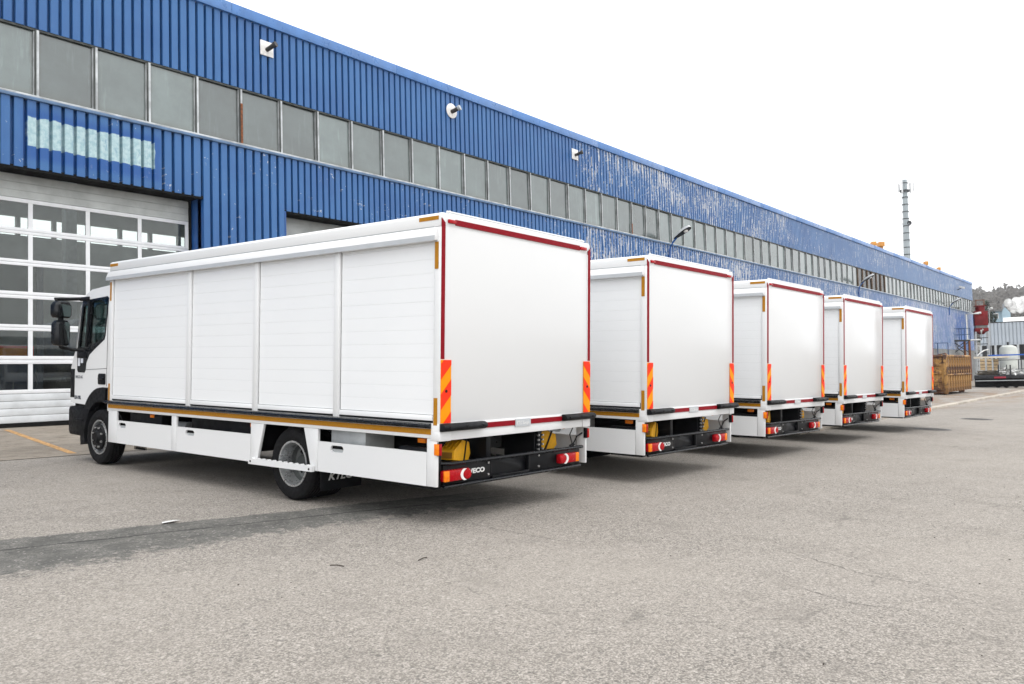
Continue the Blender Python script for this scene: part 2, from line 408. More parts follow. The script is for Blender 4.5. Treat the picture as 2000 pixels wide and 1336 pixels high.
def pane_mat(name, col, rough, streak):
    x = N(name); P = x.pos(); s = x.sep(P); oi = x.n('ShaderNodeObjectInfo').outputs['Random']
    a = x.noise(P, 1.1, 5, .6); b = x.noise(x.mapping(P, (5, 5, .5)), 1.3, 5, .65)
    c = x.mix(x.step(a, .3, .7), tuple(k * .8 for k in col), tuple(k * 1.1 for k in col))
    c = x.mix(x.math('MULTIPLY', x.step(b, .55, .75), streak), c, tuple(min(1, k * 1.7) for k in col))
    c = x.mix(x.step(s[2], 8.32, 8.1, 0, .55), c, (.06, .065, .05))          # grime that has settled along the sill
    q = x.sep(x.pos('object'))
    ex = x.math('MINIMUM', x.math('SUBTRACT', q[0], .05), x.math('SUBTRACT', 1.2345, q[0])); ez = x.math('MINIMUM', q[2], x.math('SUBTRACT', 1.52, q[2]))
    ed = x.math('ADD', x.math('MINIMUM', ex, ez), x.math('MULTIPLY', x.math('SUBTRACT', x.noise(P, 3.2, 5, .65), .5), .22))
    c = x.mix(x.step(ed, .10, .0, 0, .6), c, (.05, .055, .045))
    c = x.mul(c, x.comb(*[x.step(oi, 0, 1, .62, 1.3)] * 3))
    x.set(color=c, rough=rough, ior=1.95); x.bump(x.noise(P, .9, 2), .05, .02)
    return x.m
M['pane'] = pane_mat('frosted_pane', (.088, .116, .113), .12, .6)
M['pane_dark'] = glass('dark_pane', (.25, .24, .22), .8, .03, .06)
M['mullion'] = simple('weathered_aluminium', (.40, .42, .43), .45, .3, .3, 3, world=True)
M['seal_grey'] = simple('weathered_seal', (.045, .05, .048), .7, 0, .3, 4, world=True)
M['rust'] = simple('rusty_steel', (.17, .055, .018), .85, 0, .45, 14, .5, 60)
M['rustframe'] = simple('rusty_window_frame', (.10, .06, .035), .8, 0, .4, 6, .2, 60)
M['door_alu'] = simple('white_door_frame', (.74, .75, .77), .4, 0, .04, 4)
M['door_panel'] = simple('grey_door_panel', (.45, .47, .46), .5, 0, .14, 2.0)
M['door_panel_w'] = simple('white_door_panel', (.60, .62, .64), .5, 0, .14, 1.6)
M['door_glass'] = glass('door_glass', (.74, .78, .765), 1.25, .02, .035)
M['seal'] = simple('black_seal', (.008, .008, .008), .8, spec=.15)
M['roofdark'] = simple('roof_sheet', (.20, .21, .22), .7)
M['inner_wall'] = simple('hall_inner_wall', (.32, .33, .32), .8, 0, .15, 1)
M['inner_floor'] = simple('hall_floor', (.12, .12, .115), .5, 0, .25, 1)
M['added_skylight'] = glass('added_skylight_glass', (.85, .87, .87), .3, .2)
M['lampwhite'] = simple('lamp_white', (.55, .56, .57), .35)
M['vent_plate'] = simple('white_backing_plate', (.74, .72, .70), .6, 0, .12, 9)
M['vent_pipe'] = simple('dark_pipe', (.05, .045, .04), .5, .3, .4, 14)
M['vent_orange'] = simple('ochre_vent', (.55, .24, .045), .55, 0, .15, 2)

# ------------------------------------------------------------------ ground
def ground():
    xs = [-700, -300, -120, -60] + [-30 + 2 * i for i in range(71)] + [130, 160, 220, 300, 450, 700]
    ys = [-700, -300, -120, -50, -20, -12] + [-8 + i for i in range(33)] + [30, 50, 90, 160, 300, 700]
    b = bmesh.new(); g = [[b.verts.new((x, y, gz(x, y))) for y in ys] for x in xs]
    for i in range(len(xs) - 1):
        for j in range(len(ys) - 1): b.faces.new((g[i][j], g[i + 1][j], g[i + 1][j + 1], g[i][j + 1]))
    me = bpy.data.meshes.new('asphalt_yard'); b.to_mesh(me); b.free(); me.materials.append(M['asphalt'])
    return struct(put('asphalt_yard', me))
ground()
def sheet(name, pts, mat, lift=.004, n=1):
    b = bmesh.new(); b.faces.new([b.verts.new((x, y, gz(x, y) + lift)) for x, y in pts])
    me = bpy.data.meshes.new(name); b.to_mesh(me); b.free(); me.materials.append(mat); return struct(put(name, me))
D = 19.505                                     # plane of the hall's front
def apron():
    b = bmesh.new(); xs = [-30 + .8 * i for i in range(176)]
    lo = [b.verts.new((x, 13.72 + .05 * mnoise.noise((x * .8, 0, 0)) - .012 * x, gz(x, 13.72) + .006)) for x in xs]
    hi = [b.verts.new((x, 20.4, gz(x, 20.4) + .006)) for x in xs]
    for i in range(len(xs) - 1): b.faces.new((lo[i], lo[i + 1], hi[i + 1], hi[i]))
    me = bpy.data.meshes.new('concrete_apron'); b.to_mesh(me); b.free(); me.materials.append(M['concrete'])
    return struct(put('concrete_apron', me))
apron()
def ribbon(name, pts, w, mat, lift, jit=0, seg=.12, seed=0):
    rnd = random.Random(seed); P = [Vector(p) for p in pts]; out = []
    for a, b_ in zip(P, P[1:]):
        k = max(1, int((b_ - a).length / seg)); out += [a.lerp(b_, i / k) for i in range(k)]
    out.append(P[-1]); b = bmesh.new(); prev = None
    for i, p in enumerate(out):
        d = (out[min(i + 1, len(out) - 1)] - out[max(i - 1, 0)]).normalized(); nrm = Vector((-d.y, d.x))
        p = p + nrm * rnd.uniform(-jit, jit); ww = w * (1 if not jit else rnd.uniform(.3, 1.3)) * (1 if not jit else min(1, .15 + 3 * min(i, len(out) - 1 - i) / len(out)))
        q = [p + nrm * ww / 2, p - nrm * ww / 2]; vs = [b.verts.new((k.x, k.y, gz(k.x, k.y) + lift)) for k in q]
        if prev: b.faces.new((prev[0], prev[1], vs[1], vs[0]))
        prev = vs
    bmesh.ops.recalc_face_normals(b, faces=b.faces)
    me = bpy.data.meshes.new(name); b.to_mesh(me); b.free(); me.materials.append(mat); return put(name, me)
struct(ribbon('orange_bay_line', [(6.62, 19.6), (5.66, 13.9)], .12, M['line'], .011))
M['crackfill'] = simple('crack_dark', (.05, .047, .043), .95, 0, .3, 20)  # dark brown tone of the thin pavement cracks
for i, pp in enumerate(([(5.9, 5.5), (5.71, 5.34), (5.67, 4.95), (5.65, 4.22), (5.88, 3.66)],
                        [(6.9, 3.0), (6.69, 2.76), (6.49, 2.42), (6.2, 1.8), (6.22, 1.47), (6.17, 1.14), (5.95, .9)],
                        [(27, 5.3), (24, 5.75), (20, 6.0), (18, 6.2)], [(5.6, 2.25), (5.57, 2.16), (5.4, 1.7), (5.5, 1.3)])):
    struct(ribbon('pavement_crack', pp, .006, M['crackfill'], .004, .016, .04, i))
# raised concrete edging that runs past the skip
def edging():
    L = [(18, 6.75), (33.5, 7.12), (45, 7.5), (63, 8.1), (90, 9.0)]
    b = MB()
    for (x0, y0), (x1, y1) in zip(L, L[1:]):
        n = max(1, int((x1 - x0) / 3.1))
        for i in range(n):
            a = Vector((x0 + (x1 - x0) * i / n, y0 + (y1 - y0) * i / n)); c = Vector((x0 + (x1 - x0) * (i + 1) / n, y0 + (y1 - y0) * (i + 1) / n))
            b.bar((a.x + .02, a.y, gz(*a) + .0), (c.x - .02, c.y, gz(*c) + .0), .34, .13)
    return struct(b.build('kerb_strip', M['kerbstone'], bevel=.012))
edging()

# ------------------------------------------------------------------ hall
XL, XR, YB = -12.0, 114.2, 46.0
hall = thing('factory_hall', 'long blue corrugated factory hall with a band of grey windows behind the trucks', 'building', (50, D, .7))
HL = Vector((50, D, .7))
def hp(name, mb, mat, **k): return mb.build(name, mat, hall, tuple(-HL), **k)
_sheets = {}
def cladding(xa, xb, z0, z1, name='cladding_sheet'):
    n = max(1, round((xb - xa) / 1.2)); w = (xb - xa) / n; key = (round(w, 4), z0, z1)
    if key not in _sheets:
        b = bmesh.new(); p = w / 5; prof = []
        for i in range(5):
            x0 = i * p
            prof += [(x0 + p * .02, 0), (x0 + p * .70, 0), (x0 + p * .715, .12), (x0 + p * 1.005, .12)]
        prof = [(0, .06)] + prof + [(w + .0, .06)]
        A = [b.verts.new((x, y, z0)) for x, y in prof]; B = [b.verts.new((x, y, z1)) for x, y in prof]
        for i in range(len(prof) - 1): b.faces.new((A[i], A[i + 1], B[i + 1], B[i]))
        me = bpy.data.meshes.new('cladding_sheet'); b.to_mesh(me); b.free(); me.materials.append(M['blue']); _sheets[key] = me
    for i in range(n):
        o = put(name, _sheets[key], hall, (xa + i * w - HL.x, random.uniform(-.004, .004), -HL.z))
Z_ROOF, Z_W1, Z_W0, Z_SH, Z_PL = 11.92, 9.62, 8.10, 6.45, 3.45
D1 = (4.62, 11.2); D2 = (13.76, 20.4)
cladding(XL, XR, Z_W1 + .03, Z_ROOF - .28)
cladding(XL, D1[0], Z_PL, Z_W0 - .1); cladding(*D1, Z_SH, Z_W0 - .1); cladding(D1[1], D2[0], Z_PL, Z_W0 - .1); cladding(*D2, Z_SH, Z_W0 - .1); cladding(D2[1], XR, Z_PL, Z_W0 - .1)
b = MB()                                             # structural wall behind the sheets
b.box(XL, XR, D + .13, D + .3, Z_W1 + .02, Z_ROOF - .05)
b.box(XL, D1[0], D + .13, D + .3, .2, Z_W0 - .06); b.box(D1[1], D2[0], D + .13, D + .3, .2, Z_W0 - .06)
b.box(D2[1], XR, D + .13, D + .3, -1.2, Z_W0 - .06); b.box(D1[0], D1[1], D + .13, D + .3, Z_SH + .05, Z_W0 - .06); b.box(D2[0], D2[1], D + .13, D + .3, Z_SH + .05, Z_W0 - .06)
hp('wall', b, M['inner_wall'])
b = MB(); b.box(XL, D1[0], D - .02, D + .07, .2, Z_PL - .02); b.box(D1[1], D2[0], D - .02, D + .07, .2, Z_PL - .02); b.box(D2[1], XR, D - .02, D + .07, -1.4, Z_PL - .02)
hp('plinth', b, M['plinth'])
b = MB()
n = 21
for i in range(n):
    x0 = XL + (XR - XL) * i / n; x1 = XL + (XR - XL) * (i + 1) / n
    b.box(x0 + .003, x1 - .003, D - .07, D + .02, Z_ROOF - .30, Z_ROOF)
hp('roof_flashing', b, M['blue_trim'], bevel=.008)
b = MB(); b.box(XL, XR, D + .015, D + .12, Z_W1 - .02, Z_W1 + .028); hp('window_head', b, M['seal_grey'])
b = MB(); b.box(XL, XR, D - .02, D + .1, Z_W0 - .035, Z_W0 + .012); hp('window_sill', b, M['mullion'], bevel=.006)
b = MB(); b.box(XL, XR, D - .05, D + .09, Z_W0 - .11, Z_W0 - .04); hp('drip_flashing', b, M['sill_blue'], bevel=.006)
PX0, PP = 7.189, 1.2845
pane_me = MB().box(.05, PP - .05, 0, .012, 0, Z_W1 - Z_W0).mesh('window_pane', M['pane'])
dark_me = MB().box(.05, PP - .05, 0, .012, 0, Z_W1 - Z_W0).mesh('window_pane', M['pane_dark'])
mul = MB(); mul.box(-.060, -.042, -.022, .05, 0, Z_W1 - Z_W0); mul.box(-.042, -.006, -.050, .05, 0, Z_W1 - Z_W0); mul.box(-.006, .048, -.048, .05, 0, Z_W1 - Z_W0)
mul_me = mul.mesh('mullion', [M['mullion'], M['seal_grey']])
for q in mul_me.polygons:
    if -.043 < q.center.x < -.0055 and not (q.center.y < -.0499 and False): q.material_index = 1
mulr = MB(); mulr.box(-.06, .05, -.055, .06, 0, Z_W1 - Z_W0); mulr_me = mulr.mesh('mullion', M['rustframe'])
for i in range(-14, 84):
    X = PX0 + PP * i
    if X > XR - .2: break
    dark = 47 <= i <= 52
    o = put('mullion', mulr_me if 47 <= i <= 53 else mul_me, hall, (X - HL.x, .055, Z_W0 - HL.z))
    if X + PP < XR - .3:
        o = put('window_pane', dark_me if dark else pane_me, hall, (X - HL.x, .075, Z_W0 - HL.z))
        o.rotation_euler = (random.gauss(0, .006), 0, random.gauss(0, .006))
        if dark: o['label'] = 'dark pane in a rusty frame'
b = MB(); b.box(-.014, .047, -.07, -.058, .0, 1.12); o = b.build('rust_streak', M['rust'], hall, (PX0 + PP * 4 - HL.x, .055, Z_W0 - HL.z))
b = MB(); b.box(-.06, .0, -.07, -.05, 0, .5); b.build('rust_streak', M['rust'], hall, (PX0 + PP * 20 - HL.x, .055, Z_W0 - HL.z))
# side wall, back wall with its own window band, roof with added skylights
b = MB(); b.box(XR - .25, XR, D + .31, YB, -1.4, Z_ROOF - .06); b.box(XL, XL + .25, D + .31, YB, 0, Z_ROOF - .06); hp('end_wall', b, M['blue_trim'])
b = MB(); b.box(XL, XR, YB, YB + .3, -1.4, 9.55); b.box(XL, XR, YB, YB + .3, 10.55, Z_ROOF - .06)
x = XL
while x < XR: b.box(x, x + .18, YB + .02, YB + .28, 9.55, 10.55); x += 1.75
hp('back_wall', b, M['inner_wall'])
b = MB(); yy = [D + .3, 25, 27, 31, 33, 37, 39, 43, 44.5, YB + .3]
for i in range(0, len(yy) - 1, 2): b.box(XL, XR, yy[i], yy[i + 1], Z_ROOF - .05, Z_ROOF - .01)
hp('roof', b, M['roofdark'])
b = MB()
for i in range(1, len(yy) - 1, 2): b.box(XL, XR, yy[i], yy[i + 1], Z_ROOF - .04, Z_ROOF - .02)
hp('added_skylight', b, M['added_skylight'])  # unseen skylights, added to let light into the hall
b = MB(); b.box(XL + .3, XR - .3, D + .72, YB - .02, .55, .72); hp('floor', b, M['inner_floor'])
b = MB()
for i in range(12): b.box(-6 + 6.4 * i, -5.6 + 6.4 * i, 33, 33.4, .72, Z_ROOF - .06)
b.box(XL + .4, 74, 33.1, 33.3, 9.9, 10.5)
hp('inner_column', b, M['galv'])
# reveals round the doors
for (a, c) in (D1, D2):
    b = MB(); b.box(c, c + .04, D + .03, D + .72, .4, Z_SH - .002); b.box(a - .04, a, D + .03, D + .72, .4, Z_SH - .002); hp('door_reveal', b, M['blue_dark'])
    b = MB(); b.box(a - .04, c + .04, D + .03, D + .72, Z_SH, Z_SH + .04); b.box(a, c, D + .02, D + .06, Z_SH - .05, Z_SH - .004); hp('door_soffit', b, M['seal'])
DY = D + .64
def sectional_door(a, c, n):
    d = bpy.data.objects.new('sectional_door', None); C.objects.link(d); d.parent = hall; d.location = (a - HL.x, DY - HL.y, 0)
    w = c - a; H = -HL.z
    def dp(name, mb, mat, **k): return mb.build(name, mat, d, (0, 0, H), **k)
    dp('side_guide', MB().box(.0, .075, -.03, .06, .7, 6.44), M['seal']); dp('side_guide', MB().box(w - .075, w, -.03, .06, .7, 6.44), M['seal'])
    rows = [(5.79, 5.21), (5.07, 4.49), (4.35, 3.76), (3.60, 3.01), (2.87, 2.30), (2.12, 1.54)]
    xr = w - .12; cols = [xr - 1.263 * k for k in range(n + 1)]; xl = cols[-1] - .05
    zt = [6.42, 5.885] + [ (rows[i][1] + rows[i + 1][0]) / 2 for i in range(5)] + [1.45]
    # top insulated panel with fine ribs, two bottom sections
    p0 = MB()
    for k in range(3): p0.box(xl, xr + .05, .006 * (k % 2), .045, 5.89 + .178 * k, 5.89 + .178 * (k + 1) - .006)
    dp('top_panel', p0, M['door_panel'])
    for k in range(4): dp('bottom_slat', MB().box(xl, xr + .05, 0, .045, .80 + .163 * k, .80 + .163 * (k + 1) - .008), M['door_panel_w'], bevel=.004)
    dp('bottom_seal', MB().box(xl, xr + .05, -.005, .045, .66, .795), M['seal'])
    for i, (z1, z0) in enumerate(rows):                    # a section = its rails and stiles
        top, bot = zt[i + 1], zt[i + 2]
        dp('section_rail', MB().box(xl, xr + .05, 0, .045, z1, top - .003), M['door_alu'], bevel=.004)
        dp('section_rail', MB().box(xl, xr + .05, 0, .045, bot + .003, z0), M['door_alu'], bevel=.004)
        for k, cx in enumerate(cols): dp('section_stile', MB().box(cx - .048, cx + .048, .002, .043, z0, z1), M['door_alu'])
        for k in range(n): dp('glass_pane', MB().box(cols[k + 1] + .048, cols[k] - .048, .018, .026, z0, z1), M['door_glass'])
    return d
sectional_door(*D1, 5)
def panel_door(a, c):
    d = bpy.data.objects.new('sectional_door', None); C.objects.link(d); d.parent = hall; d.location = (a - HL.x, DY - HL.y, 0)
    for k in range(9): MB().box(0, c - a, 0, .045, .80 + .625 * k, .80 + .625 * (k + 1) - .008).build('door_section', M['door_panel'], d, (0, 0, -HL.z), bevel=.004)
panel_door(*D2)

# things seen through the door glass
t = thing('parked_trailer', 'dark grey box trailer with a red and white striped board inside the left door', 'trailer', (7.6, 23.6, .72))
MB().box(-1.35, 1.2, 0, 9, 1.6, 4.15).build('trailer_box', simple('trailer_tarp', (.095, .115, .10), .7, 0, .25, 2), t, bevel=.03)
MB().box(-1.3, 1.15, .1, 9, .55, 1.55).build('trailer_frame', simple('trailer_frame', (.035, .05, .11), .6), t)
MB().box(-1.38, -1.22, -.05, .05, .8, 4.2).box(1.08, 1.24, -.05, .05, .8, 4.2).build('corner_post', simple('trailer_post', (.06, .075, .12), .6), t)
MB().box(-1.12, 1.0, -.06, -.01, 1.62, 1.98).build('rear_plate', M['redorange'], t)
MB().box(-1.02, -.15, -.08, -.065, 1.68, 1.92).box(.05, .9, -.08, -.065, 1.68, 1.92).build('reflector_plate', M['orange'], t)
bm_ = MB(); bm_.box(-1.0, -.2, -.10, -.08, .75, 1.5); bm_.build('striped_board', M['decal_white'], t)
for k in range(3):
    z = .62 + .36 * k
    MB().prism([(-.99, max(.76, min(1.49, z))), (-.99, max(.76, min(1.49, z + .18))), (-.21, max(.76, min(1.49, z + .18 + .42))), (-.21, max(.76, min(1.49, z + .42)))], lambda a, b_, t_: (a, t_, b_), -.106, -.101).build('board_stripe', M['red'], t, weld=False)
for s in (-.9, .75):
    for y in (1.6, 3.0): MB().lathe([(-.15, .25), (-.15, .5), (.15, .5), (.15, .25)], (s, y, .5), (1, 0, 0), 20).build('wheel', M['rubber'], t)
t = thing('parked_tanker', 'blue grey tank vehicle standing inside the hall behind the door glass', 'vehicle', (11.0, 25.5, .72))
MB().lathe([(-.2, 0), (0, .9), (6, .9), (6.2, 0)], (0, 0, 2.1), (0, 1, 0), 24).build('tank', simple('tank_blue', (.06, .085, .16), .4), t)
MB().box(-1.1, 1.1, -.1, 6.2, .5, 1.1).build('frame', M['chassis'], t)

# ------------------------------------------------------------------ wall fittings
def vent_pipe(px, py, r, label, round_plate=False, s=.42):
    p = atY(px, py, D); t = thing('vent_pipe', label, 'vent pipe', (p.x, D - .012, p.z), 0, 'vent pipes through the upper wall')
    b = MB()
    if round_plate: b.cyl((0, .0, 0), (0, -.03, 0), s * .55, 20)
    else: b.box(-s / 2, s / 2, -.03, 0, -s / 2, s / 2)
    b.build('backing_plate', M['vent_plate'], t, bevel=.006)
    b = MB(); b.tube([(0, 0, -.03), (0, -.14, -.02), (.03, -.30, .03), (.05, -.36, .05)], r, 14)
    b.build('pipe', M['vent_pipe'], t); MB().cyl((.03, -.30, .03), (.055, -.38, .055), r * 1.3, 14).build('pipe_collar', M['galv' if round_plate else 'vent_pipe'], t)
vent_pipe(520, 96, .062, 'pipe stub through a square white plate above the windows, nearest to the camera')
vent_pipe(881, 217, .075, 'pipe stub with a round white plate on the upper blue wall', True, .48)
vent_pipe(1122, 302, .062, 'pipe stub on a square white plate amid flaking paint', s=.45)
def wall_lamp(px, py, hx, hy, label):
    p = atY(px, py, D); q0 = atY(hx, hy, D)
    t = thing('wall_lamp', label, 'lamp', (p.x, D - .05, p.z), 0, 'street lamps on the hall wall')
    MB().tube([(0, 0, -.75), (0, -.01, -.15), (0, -.06, .08), (0, -.2, .30), (0, -.42, .50)], .045, 10).build('arm', M['blue_dark'], t)
    MB().box(-.06, .06, -.03, .045, -.85, -.3).build('bracket', M['blue_dark'], t)
    h = bpy.data.objects.new('lamp_head', None); C.objects.link(h); h.parent = t; h.location = (0, -.58, .60); h.rotation_euler = (R(-27), 0, 0); h.scale = (1.25, .95, 1.15)
    pr = [(-.75, .0), (-.70, .12), (-.45, .19), (-.1, .17), (.18, .10), (.34, .065), (.36, 0)]
    b = MB(); top = []; n = len(pr)
    for (y, w) in pr: top.append([(w * math.cos(a), y, .02 + .16 * (w / .19) * math.sin(a)) for a in [math.pi * k / 8 for k in range(9)]])
    for A, B in zip(top, top[1:]):
        for k in range(8): b.face([A[k], A[k + 1], B[k + 1], B[k]])
    b.build('housing', M['lampwhite'], h)
    b = MB()
    b.prism([(y, w) for y, w in pr] + [(y, -w) for y, w in pr[::-1]][1:-1], lambda a, c, tt: (c * .97, a * .98, tt), -.01, .03); b.build('underside', M['black'], h)
    MB().lathe([(-.07, 0), (-.06, .08), (0, .12)], (0, -.4, -.008), (0, 0, 1), 16).build('lamp_bowl', M['lens_white'], h)
wall_lamp(1306, 486, 1338, 456, 'street lamp on a blue arm over the second truck, nearest of the wall lamps')
wall_lamp(1676, 563, 1703, 546, 'street lamp on a blue arm in front of the dark rusty windows')
wall_lamp(1853, 601, 1870, 590, 'street lamp on a blue arm near the far end of the hall')
p = atY(1869, 562, D)
t = thing('floodlight', 'small white floodlight high on the far blue wall', 'floodlight', (p.x, D - .05, p.z))
MB().obox((0, -.45, 0), Vector((1, 0, 0)), Vector((0, .9, .4)).normalized(), Vector((0, -.4, .9)).normalized(), .9, .5, .22).build('housing', M['lampwhite'], t, bevel=.03)
MB().bar((0, 0, -.25), (0, -.4, -.08), .08).build('bracket', M['black'], t)

# roof ventilators
def roof_vent(px0, px1, pyt, pyb, depth, label, yaw=0.6):
    a = dep((px0 + px1) / 2, pyb, depth); w = (px1 - px0) / FPX * depth; h = (pyb - pyt) / FPX * depth
    t = thing('roof_vent', label, 'roof vent', (a.x, a.y, Z_ROOF - .01), yaw, 'ochre ventilators on the roof')
    z0 = a.z - Z_ROOF
    MB().box(-w * .2, w * .2, -w * .2, w * .2, 0, z0 + .05).build('duct', M['vent_orange'], t)
    MB().box(-w * .45, w * .45, -w * .3, w * .3, max(.1, z0), z0 + h).build('hood', M['vent_orange'], t, bevel=.03)
roof_vent(1699, 1713, 472, 480, 74, 'smaller ochre box vent on the roof edge, left of a pair')
roof_vent(1711, 1729, 473, 482, 76, 'larger ochre box vent on the roof edge, right of a pair')
roof_vent(1803, 1814, 510.5, 518, 101, 'tilted ochre hood vent beyond the telecom mast')
roof_vent(1829, 1838, 522, 528, 108, 'smallest brown hood vent near the far roof corner')

# ------------------------------------------------------------------ trucks
T0 = bpy.data.objects.new('box_truck', None); C.objects.link(T0); T0.empty_display_size = .5
def u(x): return x - 1.25                        # distance from the left side of the body
def tp(name, mb, mat, parent=None, **k): return mb.build(name, mat, parent or T0, **k)
BL = 6.45
XS = -1.25
YZ = lambda a, c, tt: (tt, a, c)                 # plates in the side plane
XZ = lambda a, c, tt: (a, tt, c)                 # plates in the rear plane
# --- body shell
b = MB(); b.box(-1.19, 1.19, .03, BL - .02, .96, 2.86); tp('cargo_box', b, M['white'])
b = MB(); b.prism([(-1.25, 2.78), (-1.25, 2.885), (-1.225, 2.91), (1.225, 2.91), (1.25, 2.885), (1.25, 2.78)], lambda a, c, tt: (a, tt, c), .0, BL); tp('roof', b, M['white'], bevel=.006)
b = MB(); b.box(-1.195, 1.195, -.004, .02, .955, 2.782); tp('rear_panel', b, M['panel'], bevel=.003)
for sx in (-1, 1):
    for (y0, y1) in ((-.008, .085), (6.362, BL)):
        tp('corner_post', MB().box(min(sx * 1.25, sx * 1.192), max(sx * 1.25, sx * 1.192), y0, y1, .80, 2.778), M['white'], bevel=.01)
    cp = [(0, 2.775), (-.010, 2.772), (-.040, 2.70), (-.041, 2.648), (.05, 2.648), (.05, 2.775)]
    tp('cornice', MB().prism(cp, lambda a, c, tt: (sx * (1.25 - a), tt, c), .035, BL + .025), M['white'], bevel=.004)
    tp('cornice_lip', MB().box(min(sx * 1.2925, sx * 1.288), max(sx * 1.2925, sx * 1.288), .04, BL + .03, 2.645, 2.692), M['grey_alu'])
    tp('fascia_groove', MB().box(min(sx * 1.2515, sx * 1.24), max(sx * 1.2515, sx * 1.24), .09, BL, 2.777, 2.784), M['galv'])
    for (a, c) in ((4.303, 4.388), (2.867, 2.952), (1.436, 1.518)):
        tp('shutter_post', MB().box(min(sx * 1.248, sx * 1.19), max(sx * 1.248, sx * 1.19), a, c, .955, 2.648), M['white'], bevel=.006)
    # lower rail, rubber strip, tape
    tp('sill_rail', MB().box(min(sx * 1.252, sx * 1.1), max(sx * 1.252, sx * 1.1), .0, BL, .816, .955), M['white'], bevel=.004)
    tp('rub_rail', MB().prism([(0, .906), (.028, .910), (.042, .928), (.036, .946), (.012, .956), (0, .956)], lambda a, c, tt: (sx * (1.2525 + a), tt, c), .1, BL + .02), M['gloss_black'])
    tp('reflective_strip', MB().box(min(sx * 1.2555, sx * 1.25), max(sx * 1.2555, sx * 1.25), .1, BL - .03, .851, .903), M['amber'])
    for (a, c, z0, z1) in ((.029, .282, 2.842, 2.879), (6.215, 6.44, 2.842, 2.879), (.026, .073, 2.385, 2.637), (.026, .073, .94, 1.192), (6.385, 6.428, 2.36, 2.62), (6.385, 6.428, .94, 1.192)):
        tp('reflective_strip', MB().box(min(sx * 1.2535, sx * 1.245), max(sx * 1.2535, sx * 1.245), a, c, z0, z1), M['amber'])
# --- roller shutters
slat_cache = {}
def shutter(sx, a, c, lats):
    s = bpy.data.objects.new('roller_shutter', None); C.objects.link(s); s.parent = T0; s.location = (sx * 1.222, (a + c) / 2, .957)
    w = c - a; key = (sx, round(w, 3))
    if key not in slat_cache:
        pr = [(-.0012, .0003), (0, .0022), (.0003, .066), (0, .1298), (-.0012, .1317), (-.02, .1317), (-.02, .0003)]
        slat_cache[key] = MB().prism(pr, lambda p, q, tt: (sx * p, tt, q), -w / 2 + .003, w / 2 - .011).mesh('shutter_slat', M['slat'], smooth=False)
    for k in range(13):
        o = put('shutter_slat', slat_cache[key], s, (random.uniform(-.0003, .0003), 0, .075 + .132 * k))
    MB().box(-.03, .0, -w / 2, w / 2, .0, 1.72).build('shutter_backing', M['black'], s, (-.005 if sx > 0 else .035, 0, 0))
    MB().box(min(0, sx * .010) - .004, max(0, sx * .010), -w / 2 + .012, w / 2 - .004, .022, .072).build('bottom_bar', M['slat'], s, bevel=.003)
    MB().box(-.006, .008, -w / 2, w / 2, .006, .020).build('bottom_seal', M['black'], s)
    MB().box(-.004, .012, w / 2 - .012, w / 2, .02, .062).build('end_stop', M['black'], s)
    for y in lats:
        MB().box(-.012, .016, -.024, .024, .036, .060).build('latch', M['black'], s, (0, y - (a + c) / 2, 0), bevel=.004)
for sx in (-1, 1):
    shutter(sx, .091, 1.436, [.752]); shutter(sx, 1.518, 2.867, [2.176]); shutter(sx, 2.952, 4.303, [3.598]); shutter(sx, 4.388, 6.362, [5.656, 5.02])
